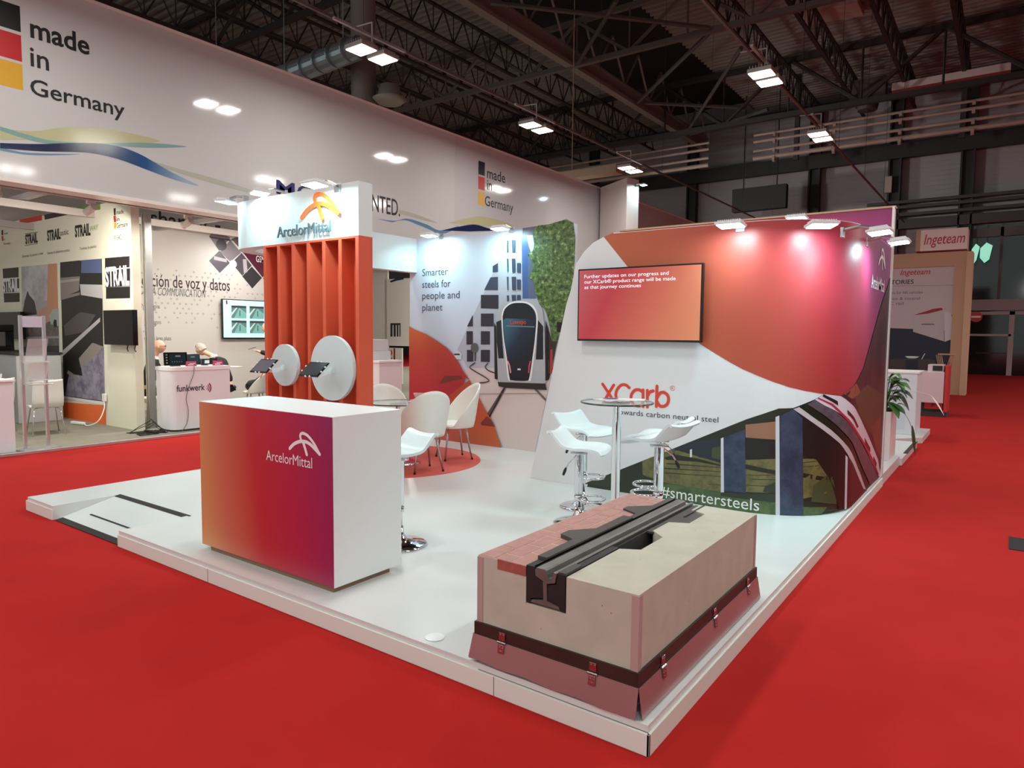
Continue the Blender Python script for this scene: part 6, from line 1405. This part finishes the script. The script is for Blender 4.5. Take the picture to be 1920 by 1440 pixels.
# Ingeteam booth
TAN = mat('birch_frame', (188, 152, 122), .6)
IY = 24.0; q = [(-1.1,4.202),(-3.068,4.001),(-1.361,3.972),(-3.07,0.728),(-1.032,0.098)]
t = thing('banner_booth', 'exhibition booth with tan frame and large Ingeteam banner wall', 'booth', (0, 0, 0))
topz = q[0][1]
bm = B(); box(bm, -4.4, -1.12, IY, IY+.3, topz-.42, topz); box(bm, -1.40, -1.12, IY, IY+.3, 0, topz-.42); mk('frame', bm, TAN, t)
bm = B(); box(bm, -1.12, -.97, IY-.02, IY+.8, 0, topz-.02); mk('side_panel', bm, mat('birch_light', (206, 172, 142), .6), t)
bm = B(); box(bm, -4.4, -1.38, IY+.05, IY+.1, .2, topz-.40)
mk('banner', bm, mat('banner_grey', (196, 184, 186), .6), t)
I = fr_y(IY+.05)
decal('navy_base_print', I, [([(-3.427,1.98),(-1.251,1.892),(-1.192,0.638),(-3.365,0.548)], mat('banner_navy', (28, 38, 58), .6))], t)
decal('rule_line', I, [([(-3.172,3.261),(-1.25,3.229),(-1.249,3.214),(-3.172,3.245)], mat('ink_thin', (150, 140, 146), .6))], t)
decal('cabinet_picture', I, [([(-2.401,2.337),(-1.611,2.473),(-1.569,1.574),(-2.379,1.854)], mat('pic_grey', (190, 184, 184), .6)), ([(-1.611,2.473),(-1.34,2.36),(-1.307,1.672),(-1.555,1.559)], mat('pic_light', (206, 202, 202), .6)),
    ([(-2.388,2.353),(-1.885,2.539),(-1.67,2.568),(-1.64,2.505),(-2.015,2.398)], mat('pic_red', (150, 40, 54), .6)), ([(-1.419,2.361),(-1.262,2.391),(-1.249,2.11),(-1.382,2.142)], DARK), (rect(*[v for v in (0, 0, 0, 0)]) if False else [(-2.167,2.095),(-1.837,2.095),(-1.836,2.063),(-2.165,2.063)], INK2)], t, off0=.004)
IR = mat('ingeteam_red', (186, 30, 66), .5)
a = [(-2.796,3.572),(-2.015,3.571),(-3.086,3.275),(-2.431,3.301)]
text('lettering', 'Ingeteam', I, a[0][0], a[0][1], .17, a[1][0]-a[0][0], IR, t, bold=.012, shear=.25)
text('lettering', 'SUCCESS STORIES', I, a[3][0]-1.5, a[3][1], .13, 1.5, INK, t, bold=.01)
for k, (q1, s_) in enumerate((([(-3.176,3),(-2.181,3.006)], 'Applications for HS vehicles'), ([(-3.168,2.819),(-2.243,2.848)], 'Supervision & control'), ([(-3.161,2.672),(-2.672,2.696)], 'for DC rail'))):
    text('lettering', s_, I, q1[0][0]-.3, q1[0][1], .09, q1[1][0]-q1[0][0]+.3, INK2, t)
t = thing('cube_sign', 'box-shaped Ingeteam sign on top of the tan booth frame', 'sign', (0, 0, 0))
q = [(-2.284,4.849),(-1.117,4.727),(-1.092,4.211),(-2.254,4.19),(-2.405,4.781)]
bm = B(); box(bm, q[0][0], q[1][0], 23.8, 24.6, q[3][1]+.05, q[0][1]); mk('box', bm, mat('cube_white', (232, 216, 210), .5), t)
bm = B(); box(bm, q[4][0], q[0][0], 23.82, 24.6, q[3][1]+.05, q[0][1]-.02); mk('wood_side', bm, TAN, t)
a = [(-2.197,4.421),(-1.175,4.337)]
text('lettering', 'Ingeteam', fr_y(23.8), a[0][0], a[0][1], .30, a[1][0]-a[0][0], IR, t, bold=.008, shear=.22)
# dark high tables and stools in front of the banner
for k, (x, y, l) in enumerate(((-3.2, 20.5, 'left'), (-2.1, 21.3, 'right'))):
    t = thing('dark_high_table', l+' dark high table standing before the Ingeteam banner', 'table', (x, y, 0), 0, 'dark tables before the banner')
    bm = B(); box(bm, -.4, .4, -.35, .35, 1.06, 1.1); mk('tabletop', bm, INK, t)
    for sx in (-1, 1): 
        for sy in (-1, 1): bm = B(); bar(bm, (sx*.35, sy*.3, 0), (sx*.35, sy*.3, 1.06), .025, square=True); mk('leg', bm, INK, t)
for k in range(4):
    t = thing('dark_stool', ['leftmost', 'second', 'third', 'rightmost'][k]+' dark stool pushed to the high tables before the banner', 'stool', (-3.5+k*.62, 19.6+.1*(k % 2), 0), 0, 'dark stools before the banner')
    bm = B(); box(bm, -.18, .18, -.18, .18, .72, .76, bev=.01); mk('seat', bm, INK, t)
    bm = B(); box(bm, -.18, .18, .15, .18, .76, 1.12, bev=.01); mk('backrest', bm, mat('dark_brown_leather', (52, 38, 36), .6), t)
    for sx in (-1, 1):
        for sy in (-1, 1): bm = B(); bar(bm, (sx*.2, sy*.2, 0), (sx*.15, sy*.15, .72), .014, 6); mk('leg', bm, INK, t)
for k, (x, y) in enumerate(((-3.2, 20.5), (-2.1, 21.3))):
    t = thing('paper_bowl', 'small white dish with cards on the '+['left', 'right'][k]+' dark table', 'dish', (x, y, 1.1), 0, 'white dishes on dark tables')
    bm = B(); lathe(bm, [(0, 0), (.08, 0), (.17, .07), (.16, .07), (.07, .01), (0, .01)], 24); mk('dish', bm, WHITE2, t, smooth=True)
    bm = B(); obox(bm, Matrix.Translation((.26, 0, .08)) @ Matrix.Rotation(.4, 4, 'Y'), .01, .12, .16); mk('card', bm, WHITE2, t)
t = thing('low_fence', 'low tan lattice screen at the foot of the banner frame', 'fence', (-1.40, 22.6, 0))
bm = B()
for k in range(8): bar(bm, (-.15+k*.04, 0, 0), (-.15+k*.04+.25*(1 if k < 4 else -1), 0, 1.2), .012, 4)
mk('lattice', bm, TAN, t)
bm = B(); box(bm, -.2, .2, -.04, .04, 1.2, 1.24); mk('top_rail', bm, TAN, t)
bpy.context.view_layer.update()
